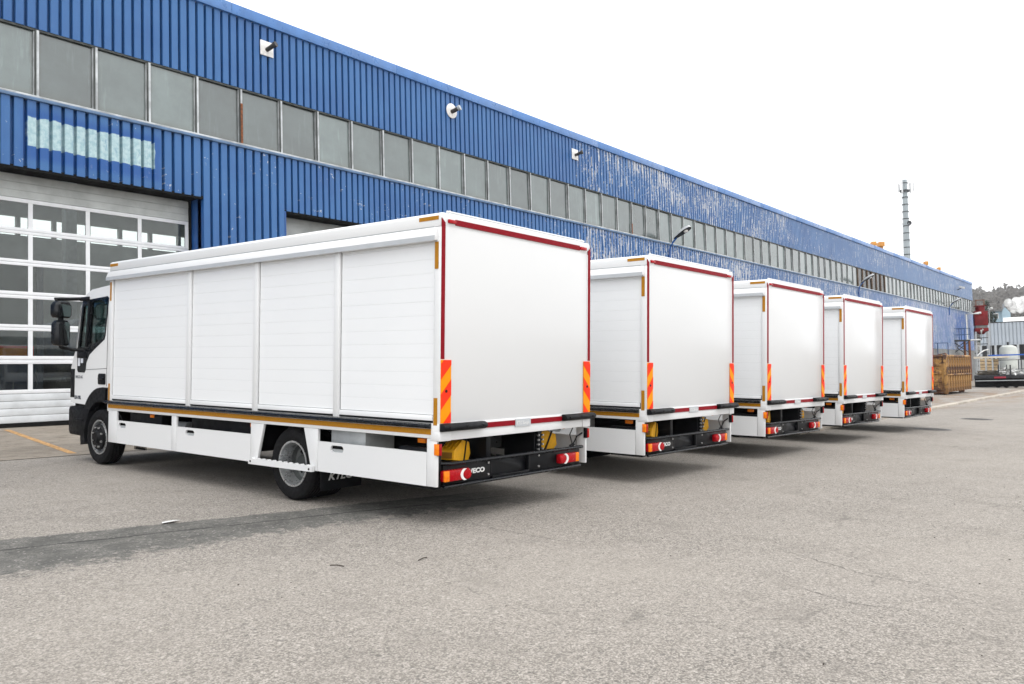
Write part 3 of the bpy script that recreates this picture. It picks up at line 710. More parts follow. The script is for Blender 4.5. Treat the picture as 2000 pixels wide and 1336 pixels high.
# --- skirts
def slot(cy, cz, w, h, n=5):
    r = h / 2; pts = []
    for k in range(n + 1): a = -math.pi / 2 + math.pi * k / n; pts.append((cy + w / 2 - r + r * math.cos(a), cz + r * math.sin(a)))
    for k in range(n + 1): a = math.pi / 2 + math.pi * k / n; pts.append((cy - w / 2 + r + r * math.cos(a), cz + r * math.sin(a)))
    return pts
for sx in (-1, 1):
    for (a, c, gy) in ((.162, 1.752, 1.446), (2.972, 4.585, 4.272), (4.712, 6.165, 6.014)):
        o = tp('side_skirt', MB().plate([[(a, .372), (c, .372), (c, .685), (a, .685)], slot(gy, .622, .205, .070)], YZ, sx * 1.246, sx * 1.224), M['white'])
        MB().box(a, c, min(0, sx * .0) - .0, .004, 0, .001) and None
        o2 = MB().box(min(sx * 1.223, sx * 1.20), max(sx * 1.223, sx * 1.20), gy - .115, gy + .115, .58, .618).build('grip_recess', M['galv'], o)
        MB().box(min(sx * 1.205, sx * 1.19), max(sx * 1.205, sx * 1.19), gy - .13, gy + .13, .57, .675).build('grip_back', M['seal'], o)
    for (a, c, z0) in ((.03, .158, .372), (4.59, 4.708, .372), (6.17, 6.415, .372)):
        tp('skirt_post', MB().box(min(sx * 1.249, sx * 1.22), max(sx * 1.249, sx * 1.22), a, c, z0, .815), M['white'], bevel=.006)
    tp('skirt_hinge', MB().box(min(sx * 1.2405, sx * 1.22), max(sx * 1.2405, sx * 1.22), .1575, .1625, .39, .68), M['black'])
    tp('arch_plate', MB().prism([(1.756, .815), (1.756, .37), (1.865, .37), (1.88, .43), (1.994, .815)], YZ, sx * 1.248, sx * 1.215), M['white'], bevel=.004)
    tp('arch_plate', MB().prism([(2.968, .815), (2.968, .364), (2.85, .364), (2.83, .43), (2.716, .815)], YZ, sx * 1.248, sx * 1.215), M['white'], bevel=.004)
    pr = [(1.80, .362), (2.945, .355)]
    top = []
    n = 22
    for k in range(n):
        y = 2.90 - (2.90 - 1.86) * k / (n - 1); top.append((y, .418 if k % 2 == 0 else .418)); top.append((y - .022, .431 if k % 2 == 0 else .418))
    tp('step_bar', MB().plate([[(1.80, .362), (2.945, .355), (2.945, .412)] + top + [(1.80, .418)]], YZ, sx * 1.29, sx * 1.251), M['white'])
    for y in (1.845, 2.905): tp('step_bolt', MB().cyl((sx * 1.288, y, .388), (sx * 1.295, y, .388), .012, 10), M['black'])
    for y in (5.33, 2.985 + .03, .17 + .1):
        tp('side_marker', MB().box(min(sx * 1.16, sx * 1.12), max(sx * 1.16, sx * 1.12), y, y + .10, .755, .80), M['lens_amber'], bevel=.006)
    # inner mud guard behind the rear wheel, equipment boxes between the axles
    tp('mud_guard', MB().box(min(sx * 1.15, sx * .75), max(sx * 1.15, sx * .75), 1.12, 1.66, .56, .82), M['galv'], bevel=.01)
    tp('wheel_guard', MB().tube([(sx * .95, 2.272 + .56 * math.cos(a), .40 + .48 * math.sin(a)) for a in [math.pi * k / 10 for k in range(11)]], .02, 6), M['chassis'])
tp('battery_box', MB().box(-1.15, -.6, 5.15, 6.0, .45, .80), M['chassis'], bevel=.02)
tp('fuel_tank', MB().box(.55, 1.12, 3.3, 5.2, .40, .85), M['chassis'], bevel=.06)
tp('equipment_box', MB().box(-1.1, -.55, 3.15, 4.5, .45, .80), M['chassis'], bevel=.02)
tp('silencer', MB().cyl((-.9, 4.85, .62), (-.9, 5.12, .62), .09, 14), M['galv'])
b = MB()
for x in (-.43, .43): b.box(x - .035, x + .035, .10, 7.6, .56, .79)
for y in (.72, 2.2, 3.6, 5.0, 6.6): b.box(-.395, .395, y, y + .06, .58, .77)
tp('chassis_rail', b, M['chassis'], bevel=.005)
b = MB()
for y in (.3, 1.0, 1.8, 2.7, 3.6, 4.5, 5.4, 6.2): b.box(-1.15, 1.15, y, y + .06, .80, .86)
b.box(-1.17, 1.17, .02, BL - .02, .86, .955)
tp('floor_frame', b, M['chassis'])
# --- rear frame and lights
tp('rear_beam', MB().box(-1.1, 1.1, -.004, .1, .797, .885), M['white'], bevel=.004)
tp('rear_sill', MB().box(-1.19, 1.19, -.010, .05, .888, .957), M['white'], bevel=.004)
for sx in (-1, 1): tp('corner_bracket', MB().box(min(sx * 1.253, sx * 1.10), max(sx * 1.253, sx * 1.10), -.014, .12, .794, .884), M['white'], bevel=.006)
tp('top_rail', MB().cyl((-1.14, .03, 2.93), (1.17, .03, 2.93), .011, 8).cyl((-1.1, .03, 2.905), (-1.1, .03, 2.945), .008, 6).cyl((1.12, .03, 2.905), (1.12, .03, 2.945), .008, 6).box(-1.12, 1.1, .02, .05, 2.905, 2.918), M['white'])
RY = -.0115
tp('reflective_strip', MB().box(u(.192), u(2.278), RY, 0, 2.808, 2.861), M['red'])
for (a, c) in ((.088, .186), (2.29, 2.41)): tp('marker_lamp', MB().box(u(a), u(c), -.022, 0, 2.818, 2.852), M['lens_red'], bevel=.005)
tp('reflective_strip', MB().prism([(u(.003), 1.55), (u(.05), 1.55), (u(.05), 2.815), (u(.003), 2.855)], XZ, RY, -.003), M['red'])
tp('reflective_strip', MB().prism([(u(2.497), 1.55), (u(2.45), 1.55), (u(2.45), 2.815), (u(2.497), 2.855)], XZ, RY, -.003), M['red'])
def chevron(x0, x1, sgn):
    h = bpy.data.objects.new('hazard_plate', None); C.objects.link(h); h.parent = T0; h.location = ((x0 + x1) / 2, -.010, .96)
    w = x1 - x0; H = .583
    MB().box(-w / 2, w / 2, -.004, .002, 0, H).build('plate', M['orange'], h)
    def clip(poly, lo, hi):
        def cut(p, f):
            o = []
            for i in range(len(p)):
                a, c = p[i], p[(i + 1) % len(p)]; fa, fc = f(a), f(c)
                if fa >= 0: o.append(a)
                if (fa >= 0) != (fc >= 0): k = fa / (fa - fc); o.append((a[0] + (c[0] - a[0]) * k, a[1] + (c[1] - a[1]) * k))
            return o
        return cut(cut(poly, lambda q: q[1] - lo), lambda q: hi - q[1])
    rise = .135
    for z in (-.09 - .02, .19, .47):
        pl = [(-w / 2, z - sgn * rise / 2), (w / 2, z + sgn * rise / 2), (w / 2, z + .145 + sgn * rise / 2), (-w / 2, z + .145 - sgn * rise / 2)]
        pl = clip(pl, .0, H)
        if len(pl) > 2: MB().prism(pl, XZ, -.0065, -.0035).build('stripe', M['redorange'], h)
    MB().cyl((0, -.012, .295), (0, -.004, .295), .014, 10).build('fixing', M['black'], h)
chevron(u(.003), u(.139), 1); chevron(u(2.361), u(2.497), -1)
def buffer(x0, x1, name='rubber_buffer'):
    b = MB(); n = 9; pr = [(-.012, .884)] + [(-.012 - .075 * math.sin(a) ** .8, .920 - .038 * math.cos(a)) for a in [math.pi * k / n for k in range(1, n)]] + [(-.012, .957)]
    b.prism(pr, lambda a, c, tt: (tt, a, c), x0, x1)
    o = tp(name, b, M['black'], bevel=.006)
    for k in (.12, .5, .88): MB().cyl((x0 + (x1 - x0) * k, -.094, .925), (x0 + (x1 - x0) * k, -.08, .925), .011, 8).build('bolt_hole', M['gloss_black'], o)
buffer(u(-.01), u(.595)); buffer(u(1.93), u(2.525))
tp('reflective_strip', MB().box(u(.6), u(1.10), -.018, -.01, .886, .937), M['red']); tp('reflective_strip', MB().box(u(1.368), u(1.93), -.018, -.01, .886, .937), M['red'])
pl = tp('name_plate', MB().box(u(1.106), u(1.362), -.019, -.01, .868, .945), M['grey_alu'])
RX = Matrix.Rotation(R(90), 4, 'X')
text('lettering', 'KTLC Europe', .048, M['decal_white'], pl, Matrix.Translation((u(1.125), -.0195, .89)) @ RX, .001, .0006, .15, .21)
# under-run guard
UY = .05
tp('underrun_bar', MB().tube([(u(.10), UY + .03, .578), (u(.2), UY - .02, .572), (u(2.40), UY - .02, .566)], .019, 10), M['gloss_black'])
tp('underrun_bar', MB().tube([(u(.12), UY, .358), (u(2.39), UY, .354)], .017, 10), M['gloss_black'])
for (a, c) in ((.12, .80), (1.46, 2.39)): tp('underrun_plate', MB().box(u(a), u(c), UY + .01, UY + .035, .375, .555), M['chassis'], bevel=.004)
tp('plate_recess', MB().box(u(.80), u(1.46), UY + .055, UY + .075, .385, .555).box(u(.80), u(.83), UY + .01, UY + .055, .385, .555).box(u(1.43), u(1.46), UY + .01, UY + .055, .385, .555).box(u(.83), u(1.43), UY - .005, UY + .055, .375, .395), M['chassis'], bevel=.003)
tp('guard_shelf', MB().box(u(.12), u(2.39), UY, UY + .12, .36, .372), M['chassis'])
for q in ((.02, .11, .02, .345, .72), (.80, .86, .08, .4, .8), (1.62, 1.68, .08, .4, .8)): tp('guard_bracket', MB().box(u(q[0]), u(q[1]), UY + q[2], UY + .5, q[3], q[4]), M['chassis'], bevel=.01)
for (x, z) in ((.765, .53), (.765, .415), (1.60, .53), (1.60, .415)): tp('guard_bolt', MB().cyl((u(x), UY - .004, z), (u(x), UY + .012, z), .011, 8), M['bolt'])
text('lettering', 'IVECO', .062, M['decal_white'], T0, Matrix.Translation((u(.462), UY + .008, .450)) @ RX, .001, .003, 0, .252)
def tail_light(x0, x1, flip):
    h = bpy.data.objects.new('tail_light', None); C.objects.link(h); h.parent = T0; h.location = ((x0 + x1) / 2, UY - .03, .463)
    w = x1 - x0; s = -1 if flip else 1; hh = .056
    MB().box(-w / 2 + .004, w / 2 - .004, -.02, .045, -hh + .004, hh - .004).build('lamp_body', M['lens_red'], h, bevel=.016)
    def seg(a, c, mat, nm, y=-.024):
        a, c = sorted((s * a * w, s * c * w)); MB().box(a, c, y, .0, -hh + .006, hh - .006).build(nm, mat, h, bevel=.006)
    seg(-.49, -.31, M['lens_amber'], 'indicator_lens')
    seg(-.305, .15, M['lens_red'], 'brake_lens', -.0235)
    pts = []
    for k in range(9): a = R(120 + 120 * k / 8 ); pts.append((s * (w * .36 + .098 * math.cos(a)), .056 * math.sin(a) / math.sin(R(120)) ))
    for k in range(9): a = R(240 - 120 * k / 8 ); pts.append((s * (w * .47 + .105 * math.cos(a)), .052 * math.sin(a) / math.sin(R(120))))
    MB().plate([pts], XZ, -.0285, -.022).build('reverse_lens', M['lens_white'], h)
    MB().lathe([(0, .05), (.008, .046), (.012, .02), (.012, 0)], (s * w * .38, -.02, 0), (0, -1, 0), 18).build('fog_lens', M['lens_red'], h)
tail_light(u(.075), u(.44), False); tail_light(u(1.93), u(2.30), True)
for sx in (-1, 1):
    o = tp('outline_lamp', MB().box(min(sx * 1.248, sx * 1.205), max(sx * 1.248, sx * 1.205), .005, .05, .66, .775), M['black'], bevel=.006)
    MB().box(min(sx * 1.262, sx * 1.245), max(sx * 1.262, sx * 1.245), .0, .055, .665, .77).build('amber_lens', M['lens_amber'], o, bevel=.006)
    MB().box(min(sx * 1.245, sx * 1.215), max(sx * 1.245, sx * 1.215), -.006, .006, .665, .77).build('red_lens', M['lens_red'], o, bevel=.004)
# wheel chocks in their holders
def chock(cx, cy, rz, tilt):
    h = bpy.data.objects.new('wheel_chock', None); C.objects.link(h); h.parent = T0; h.location = (cx, cy, .66); h.rotation_euler = (0, tilt, rz)
    pr = [(-.20, -.10), (.14, -.10), (.19, -.02), (.14, .09), (-.02, .10), (-.20, -.01)]
    MB().plate([pr], lambda a, c, tt: (a, tt, c), -.075, .075).build('wedge', M['yellow'], h)
    MB().box(-.204, -.19, -.055, .055, -.09, -.03).build('hollow', M['ys'], h)
    for k in (-.04, .0, .04): MB().obox((-.11, k, .048), Vector((.85, 0, .52)).normalized(), Vector((0, 1, 0)), Vector((-.52, 0, .85)).normalized(), .13, .012, .012).build('rib', M['yellow'], h)
    MB().bar((.03, -.079, -.12), (.07, -.079, .11), .022, .006).bar((.07, -.079, .108), (.07, .079, .108), .022, .006).build('strap', M['black'], h)
chock(u(.50), .25, R(18), R(8)); chock(u(2.05), .36, R(-12), R(16))
tp('chock_holder', MB().box(u(.36), u(.85), .2, .46, .535, .548).box(u(1.85), u(2.22), .22, .5, .535, .548), M['chassis'])
b = MB()
b.box(-.39, .39, .60, .62, .58, .80)
tp('cross_plate', b, simple('dark_cross_plate', (.05, .053, .056), .5, .2, .15, 5), bevel=.004)
for (x, z, r) in ((0, .70, .04), (-.26, .71, .024), (.26, .72, .024), (-.13, .64, .010), (.12, .65, .010), (-.16, .75, .009), (.17, .76, .009), (-.05, .62, .008), (.3, .64, .01)):
    tp('plate_hole', MB().cyl((x, .596, z), (x, .602, z), r, 14), M['seal'])
for k in range(4):
    for dx in (.40, .475): tp('rail_bolt', MB().cyl((dx, .085, .59 + .05 * k), (dx, .11, .59 + .05 * k), .011, 8), M['bolt'])
tp('cable', MB().tube([(u(2.36), .12, .80), (u(2.34), .16, .70), (u(2.33), .12, .60), (u(2.30), .08, .575)], .007, 6).tube([(u(2.45), .06, .72), (u(2.40), .1, .68), (u(2.36), .12, .60), (u(2.31), .1, .57)], .008, 6).tube([(u(2.25), .1, .578), (u(2.29), .08, .60), (u(2.34), .1, .59)], .012, 6), M['black'])
# rear mud flaps
for sx in (-1, 1):
    o = tp('mud_flap', MB().box(min(sx * 1.215, sx * .66), max(sx * 1.215, sx * .66), 1.735, 1.748, .16, .62), M['black'], bevel=.003)
    if sx < 0: text('lettering', 'KTLC', .105, M['decal_white'], o, Matrix.Translation((-1.12, 1.7345, .265)) @ RX, .001, .003, .32, .34)
# --- wheels
def wheel(cx, cy, side, dual, R0=.40):
    h = bpy.data.objects.new('wheel', None); C.objects.link(h); h.parent = T0; h.location = (cx, cy, R0)
    ax = (side, 0, 0)
    def tyre(off):
        hw = .115
        pr = [(-hw + .02, .245), (-hw, .27), (-hw - .008, .32), (-hw + .004, .37), (-hw + .03, R0 - .006)]
        for k in range(5):
            a = -hw + .035 + (2 * hw - .07) * k / 4
            pr += [(a - .006, R0 - .002), (a + .006, R0 - .012)] if k < 5 else []
        pr += [(hw - .03, R0 - .006), (hw - .004, .37), (hw + .008, .32), (hw, .27), (hw - .02, .245)]
        return MB().lathe(pr, (side * off, 0, 0), ax, 48).build('tyre', M['rubber'], h)
    tyre(0)
    if dual: tyre(-.27)
    MB().lathe([(-.10, .243), (.085, .243), (.108, .252), (.108, .232), (.08, .226), (.02, .215), (-.03, .205) if dual else (.045, .205)], (0, 0, 0), ax, 40).build('rim', M['rim'], h)
    if dual:   # deep dish
        o = MB().lathe([(-.03, .206), (-.085, .195), (-.105, .14), (-.11, .10), (-.11, 0)], (0, 0, 0), ax, 36).build('wheel_disc', M['disc'], h)
        for k in range(8):
            a = 2 * math.pi * k / 8; MB().cyl((side * -.11, .165 * math.cos(a), .165 * math.sin(a)), (side * -.094, .165 * math.cos(a), .165 * math.sin(a)), .024, 12).build('disc_hole', M['seal'], h)
        MB().lathe([(-.11, .10), (-.03, .095), (-.01, .08), (-.01, 0)], (0, 0, 0), ax, 24).build('hub', M['hub'], h)
        for k in range(10):
            a = 2 * math.pi * (k + .5) / 10; MB().cyl((side * -.11, .12 * math.cos(a), .12 * math.sin(a)), (side * -.07, .12 * math.cos(a), .12 * math.sin(a)), .013, 6).build('wheel_nut', M['chassis'], h)
    else:
        MB().lathe([(.04, .208), (.095, .185), (.105, .16)], (0, 0, 0), ax, 36).build('wheel_disc', M['rim'], h)
        MB().lathe([(.10, .192), (.128, .180), (.133, .10), (.15, .085), (.165, .07), (.165, 0)], (0, 0, 0), ax, 30).build('hub', M['black'], h)
        for k in range(8):
            a = 2 * math.pi * (k + .5) / 8; MB().cyl((side * .12, .145 * math.cos(a), .145 * math.sin(a)), (side * .15, .145 * math.cos(a), .145 * math.sin(a)), .015, 6).build('wheel_nut', M['bolt'], h)
for s in (-1, 1):
    wheel(s * 1.075, 2.272, s, True); wheel(s * 1.03, 6.928, s, False)
tp('axle', MB().cyl((-.9, 2.272, .40), (.9, 2.272, .40), .07, 12).lathe([(-.18, 0), (-.15, .12), (0, .18), (.15, .12), (.18, 0)], (0, 2.272, .4), (0, 1, 0), 16).cyl((-.9, 6.928, .40), (.9, 6.928, .40), .05, 10), M['chassis'])
b = MB()
for k in range(26):
    y = 5.75 + .012 * k; b.bar((-1.05 + .01 * (k % 3), y, .40), (-1.05 + .03 * (k % 2), y + .01, .28), .006)
b.box(-1.12, -.98, 5.7, 6.1, .38, .42); tp('spray_brush', b, M['chassis'])
# --- cab
CW = 1.13
prof = [(6.56, .87), (6.56, 2.59), (6.72, 2.605), (7.255, 2.57), (7.42, 2.515), (7.53, 2.43), (7.62, 2.30), (7.765, 1.67), (7.84, 1.55), (7.905, 1.40), (7.92, 1.0), (7.90, .87), (7.31, .85)]
arch = [(7.31, .85), (7.26, .95), (7.19, 1.03), (7.06, 1.10), (6.87, 1.125), (6.62, 1.125), (6.56, 1.12)]
side_poly = [(6.56, 1.12)] + prof[1:] + arch[1:-1]
win = [(7.553, 2.415), (6.755, 2.45), (6.71, 2.42), (6.80, 1.88), (6.83, 1.82), (7.10, 1.70), (7.30, 1.60), (7.395, 1.48), (7.415, 1.37), (7.45, 1.33), (7.66, 1.335), (7.69, 1.37), (7.705, 1.67)]
g1 = [(7.255, 2.375), (6.78, 2.43), (6.75, 2.40), (6.83, 1.90), (6.86, 1.85), (7.25, 1.745), (7.31, 1.76)]
g2 = [(7.52, 2.33), (7.645, 1.71), (7.455, 1.71), (7.335, 2.37)]
for sx in (-1, 1):
    o = tp('cab_side', MB().plate([side_poly, win], YZ, sx * CW, sx * (CW - .035)), M['cab'])
    d = tp('door_frame', MB().plate([win, g1, g2], YZ, sx * (CW + .004), sx * (CW - .03)), M['gloss_black'])
    MB().plate([g1], YZ, sx * (CW - .012), sx * (CW - .016)).build('door_window', M['cabglass'], d)
    MB().plate([g2], YZ, sx * (CW - .012), sx * (CW - .016)).build('quarter_window', M['cabglass'], d)
    MB().bar((sx * (CW + .012), 7.30, 2.40), (sx * (CW + .012), 7.385, 1.72), .02, .05).build('window_bar', M['black'], d)
    tp('door_seam', MB().bar((sx * (CW + .001), 6.735, 2.30), (sx * (CW + .001), 6.745, 1.14), .004, .008).bar((sx * (CW + .001), 6.74, 1.40), (sx * (CW + .001), 7.44, 1.375), .004, .006), M['seal'])
    h = tp('door_handle', MB().prism([(7.0, 1.30), (7.0, 1.18), (6.98, 1.165), (6.79, 1.165), (6.775, 1.18), (6.775, 1.31), (6.79, 1.325), (6.97, 1.325)], YZ, sx * (CW + .012), sx * (CW - .01)), M['black'], bevel=.006)
    MB().box(min(sx * (CW + .03), sx * (CW + .01)), max(sx * (CW + .03), sx * (CW + .01)), 6.81, 6.97, 1.235, 1.265).build('grip', M['gloss_black'], h, bevel=.006)
    # black flare over the front wheel
    fl = []
    for k in range(15): a = R(-14 + 118 * k / 14); fl.append((6.90 + .68 * math.cos(a) * .93, .42 + .70 * math.sin(a)))
    fi = []
    for k in range(15): a = R(104 - 118 * k / 14); fi.append((6.90 + .50 * math.cos(a), .42 + .50 * math.sin(a)))
    tp('wheel_arch', MB().plate([fl + fi], YZ, sx * (CW + .012), sx * (CW - .10)), M['black'])
    tp('wheel_housing', MB().tube([(sx * .9, 6.9 + .56 * math.cos(R(a)), .42 + .60 * math.sin(R(a))) for a in range(0, 190, 15)], .03, 6), M['chassis'])
    tp('indicator_lamp', MB().lathe([(0, .045), (.02, .04), (.035, 0)], (sx * (CW - .03), 6.62, .92), (sx, 0, 0), 14), M['lens_amber'])
    if sx < 0:
        t1 = Matrix.Translation((-CW - .002, 7.745, 1.245)) @ Matrix(((0, 0, -1, 0), (-1, 0, 0, 0), (0, 1, 0, 0), (0, 0, 0, 1)))
        text('lettering', 'IVECO AG', .06, M['decal_dark'], T0, t1, .001, .0008, 0, .235)
        t2 = Matrix.Translation((-CW - .002, 7.775, .93)) @ Matrix(((0, 0, -1, 0), (-1, 0, 0, 0), (0, 1, 0, 0), (0, 0, 0, 1)))
        text('lettering', '120-190L', .075, M['decal_dark'], T0, t2, .001, .0025, 0, .225)
        tp('sticker', MB().box(-CW - .0065, -CW - .004, 7.50, 7.575, 1.475, 1.545), M['sticker']); tp('sticker', MB().box(-CW - .0065, -CW - .004, 7.60, 7.67, 1.43, 1.56), M['sticker'])
def cabstrip(name, pts, mat, w=CW - .002, th=.03):
    b = MB()
    for (a, c) in zip(pts, pts[1:]):
        a, c = Vector(a), Vector(c); d = (c - a).normalized(); n_ = Vector((-d.y, d.x)) * th
        b.prism([(a.x, a.y), (c.x, c.y), (c.x + n_.x, c.y + n_.y), (a.x + n_.x, a.y + n_.y)], lambda p, q, tt: (tt, p, q), -w, w)
    return tp(name, b, mat)
cabstrip('cab_roof', [(7.53, 2.43), (7.42, 2.515), (7.255, 2.57), (6.72, 2.605), (6.56, 2.59)], M['cab'])
cabstrip('cab_back', [(6.56, 2.59), (6.56, .9)], M['cab'], CW - .04)
cabstrip('windscreen', [(7.765, 1.67), (7.62, 2.30), (7.54, 2.42)], M['cabglass'], CW - .07, .008)
cabstrip('cab_front', [(7.92, 1.0), (7.905, 1.40), (7.84, 1.55), (7.765, 1.67)], M['cab'])
cabstrip('cab_front', [(7.90, .87), (7.92, 1.0)], M['cab'])
for sx in (-1, 1): tp('pillar', MB().bar((sx * (CW - .035), 7.605, 2.33), (sx * (CW - .035), 7.755, 1.68), .07, .05), M['cab'], bevel=.012)
tp('grille', MB().box(-.95, .95, 7.915, 7.935, .98, 1.38).box(-CW - .003, -CW + .15, 7.775, 7.915, .95, 1.385), M['black'], bevel=.004)
tp('cab_floor', MB().box(-CW + .04, CW - .04, 6.58, 7.86, 1.13, 1.17), M['seat'])
tp('dashboard', MB().box(-CW + .05, CW - .05, 7.42, 7.74, 1.17, 1.62), M['seat'], bevel=.03)
for x in (-.6, .55):
    o = tp('seat', MB().box(x - .26, x + .26, 6.75, 7.2, 1.2, 1.5), M['seat'], bevel=.05)
    MB().box(x - .24, x + .24, 6.62, 6.76, 1.45, 2.1).build('backrest', M['seat'], o, bevel=.05)
tp('steering_wheel', MB().tube([(-.6 + .2 * math.cos(a), 7.30 + .08 * math.sin(a), 1.70 + .18 * math.sin(a)) for a in [2 * math.pi * k / 20 for k in range(21)]], .016, 6), M['black'])
tp('bumper', MB().prism([(7.25, .80), (7.60, .82), (7.905, .82), (7.935, .76), (7.93, .45), (7.89, .385), (7.45, .38), (7.40, .42), (7.36, .56)], lambda a, c, tt: (tt, a, c), -CW - .02, CW + .02), M['black'], bevel=.03)
tp('bumper_step', MB().box(-CW - .028, -CW + .1, 7.42, 7.78, .60, .64), M['black'], bevel=.008)
tp('cab_skirt', MB().box(-CW + .06, CW - .06, 7.2, 7.88, .78, .88), M['black'])
# mirrors
for sx in (-1, 1):
    def mm(x): return sx * x
    h = bpy.data.objects.new('mirror', None); C.objects.link(h); h.parent = T0; h.location = (sx * 1.42, 7.585, 2.05)
    MB().tube([(sx * -.30, -.04, .395), (sx * -.14, .08, .385), (sx * .05, .10, .375), (sx * .02, .03, .30)], .026, 8).build('mirror_arm', M['black'], h)
    MB().tube([(sx * -.30, -.09, -.385), (sx * -.16, .0, -.375), (sx * -.02, .06, -.34), (sx * .02, .03, -.28)], .024, 8).build('mirror_arm', M['black'], h)
    MB().box(min(sx * -.30, sx * -.27), max(sx * -.30, sx * -.27), -.20, .10, -.50, -.40).build('arm_mount', M['black'], h, bevel=.01)
    MB().box(min(sx * -.30, sx * -.26), max(sx * -.30, sx * -.26), -.26, .02, .36, .42).build('arm_mount', M['black'], h, bevel=.01)
    for (z0, z1, w) in ((.09, .34, .125), (-.32, .06, .105)):
        hd = MB().plate([[(-w, z0 + .05), (-w + .035, z0), (w - .035, z0), (w, z0 + .05), (w, z1 - .06), (w - .05, z1), (-w + .05, z1), (-w, z1 - .06)]], XZ, -.07, .09).mesh('mirror_housing', M['gloss_black'], bevel=.02)
        o = put('mirror_housing', hd, h); o.rotation_euler = (0, 0, sx * R(-22))
        g = MB().plate([[(-w + .025, z0 + .05), (-w + .045, z0 + .025), (w - .045, z0 + .025), (w - .025, z0 + .05), (w - .025, z1 - .06), (w - .05, z1 - .03), (-w + .05, z1 - .03), (-w + .025, z1 - .06)]], XZ, -.073, -.068).build('mirror_glass', M['mirror'], o)
    MB().tube([(0, .02, .05), (0, .02, .11)], .04, 8).build('mirror_neck', M['black'], h)

TR = [(5.3246, 5.3003, .0154, .0021, .0013), (8.9778, 5.2521, -.0133, .0028, -.0039), (12.6602, 5.1838, -.0276, -.0021, .015), (16.2475, 5.1051, -.0213, -.0009, -.0014), (20.0209, 4.9029, -.0143, -.0004, -.011)]
LAB = ['white box truck nearest the camera, its cab and black mirrors showing on the left',
       'second white box truck, parked just beyond the one whose cab shows',
       'white box truck in the middle of the row, third of the five',
       'fourth white box truck, second to last before the rusty yellow skip',
       'farthest white box truck of the row, beside the rusty yellow skip']
for k, (x, y, t_, r_, z_) in enumerate(TR):
    o = T0 if k == 0 else copy_tree(T0)
    fw = Vector((-math.sin(t_), math.cos(t_), 0)); fw.z = GX * fw.x + GY * fw.y; fw.normalize()
    up = Vector((-GX, -GY, 1)).normalized(); rt = fw.cross(up)
    rt, up = rt * math.cos(r_) + up * math.sin(r_), up * math.cos(r_) - rt * math.sin(r_)
    m = Matrix((rt, fw, up)).transposed().to_4x4(); m.translation = Vector((x, y, GX * x + GY * y + z_ * .3)) + rt * 1.25
    o.matrix_world = m; tag(o, LAB[k], 'truck', 'white box trucks parked side by side')

# ------------------------------------------------------------------ small things on the asphalt
M['twig'] = simple('twig_bark', (.035, .026, .02), .9)
for (a, c, lab) in (((3.82, 4.94), (3.87, 4.84), 'thin dark twig on the asphalt, left of a shorter one'), ((4.36, 4.56), (4.47, 4.58), 'short dark twig on the asphalt, nearer the middle of the yard')):
    A, B = Vector((*a, gz(*a) + .008)), Vector((*c, gz(*c) + .008))
    t = MB().tube([A, A.lerp(B, .5) + Vector((.006, .004, .003)), B], .004, 6).build('twig', M['twig']); tag(t, lab, 'twig', 'twigs lying on the yard')
rnd = random.Random(21); b = MB()
for i in range(260):
    px, py = rnd.uniform(1.2, 16), rnd.uniform(-1.5, 5.2)
    if px * .77 + py * .63 < 2.2: continue
    r = rnd.choice((.002, .0025, .003, .004, .006)) ; a = rnd.uniform(0, 3.14); z = gz(px, py)
    b.obox((px, py, z + r * .4), Vector((math.cos(a), math.sin(a), 0)), Vector((-math.sin(a), math.cos(a), 0)), Vector((0, 0, 1)), r * rnd.uniform(1, 3), r, r)
o = b.build('grit', M['twig'], weld=False, smooth=False); o['kind'] = 'stuff'; o['label'] = 'scattered dark grit on the asphalt'
p = (3.86, 7.37)
o = MB().face([(p[0] - .09, p[1] - .03, gz(*p) + .012), (p[0] + .02, p[1] - .05, gz(*p) + .02), (p[0] + .10, p[1] - .01, gz(*p) + .012), (p[0] + .05, p[1] + .03, gz(*p) + .016), (p[0] - .06, p[1] + .03, gz(*p) + .014)]).build('paper_scrap', M['decal_white'], recalc=False)
tag(o, 'torn white scrap of paper on the dark relaid strip of asphalt', 'litter')
for (x, y, lab) in ((21.9, 4.75, 'round iron manhole cover just behind the farthest truck'), (27.2, 4.7, 'round iron manhole cover farther out in the open yard')):
    t = thing('manhole_cover', lab, 'manhole cover', (x, y, gz(x, y)), 0, 'manhole covers in the yard'); t.rotation_euler = (GY, -GX, 0)
    MB().lathe([(.0, .42), (.006, .42), (.006, .36)], (0, 0, 0), (0, 0, 1), 32).build('rim', simple('iron_rim', (.10, .095, .09), .7, .2, .3, 9), t)
    b = MB(); b.lathe([(.004, .355), (.004, 0)], (0, 0, 0), (0, 0, 1), 32)
    for i in range(-4, 5):
        for j in range(-4, 5):
            if i * i + j * j < 18: b.box(i * .07 - .02, i * .07 + .02, j * .07 - .02, j * .07 + .02, .003, .008)
    b.build('lid', simple('cast_iron', (.06, .055, .05), .6, .4, .3, 9), t)

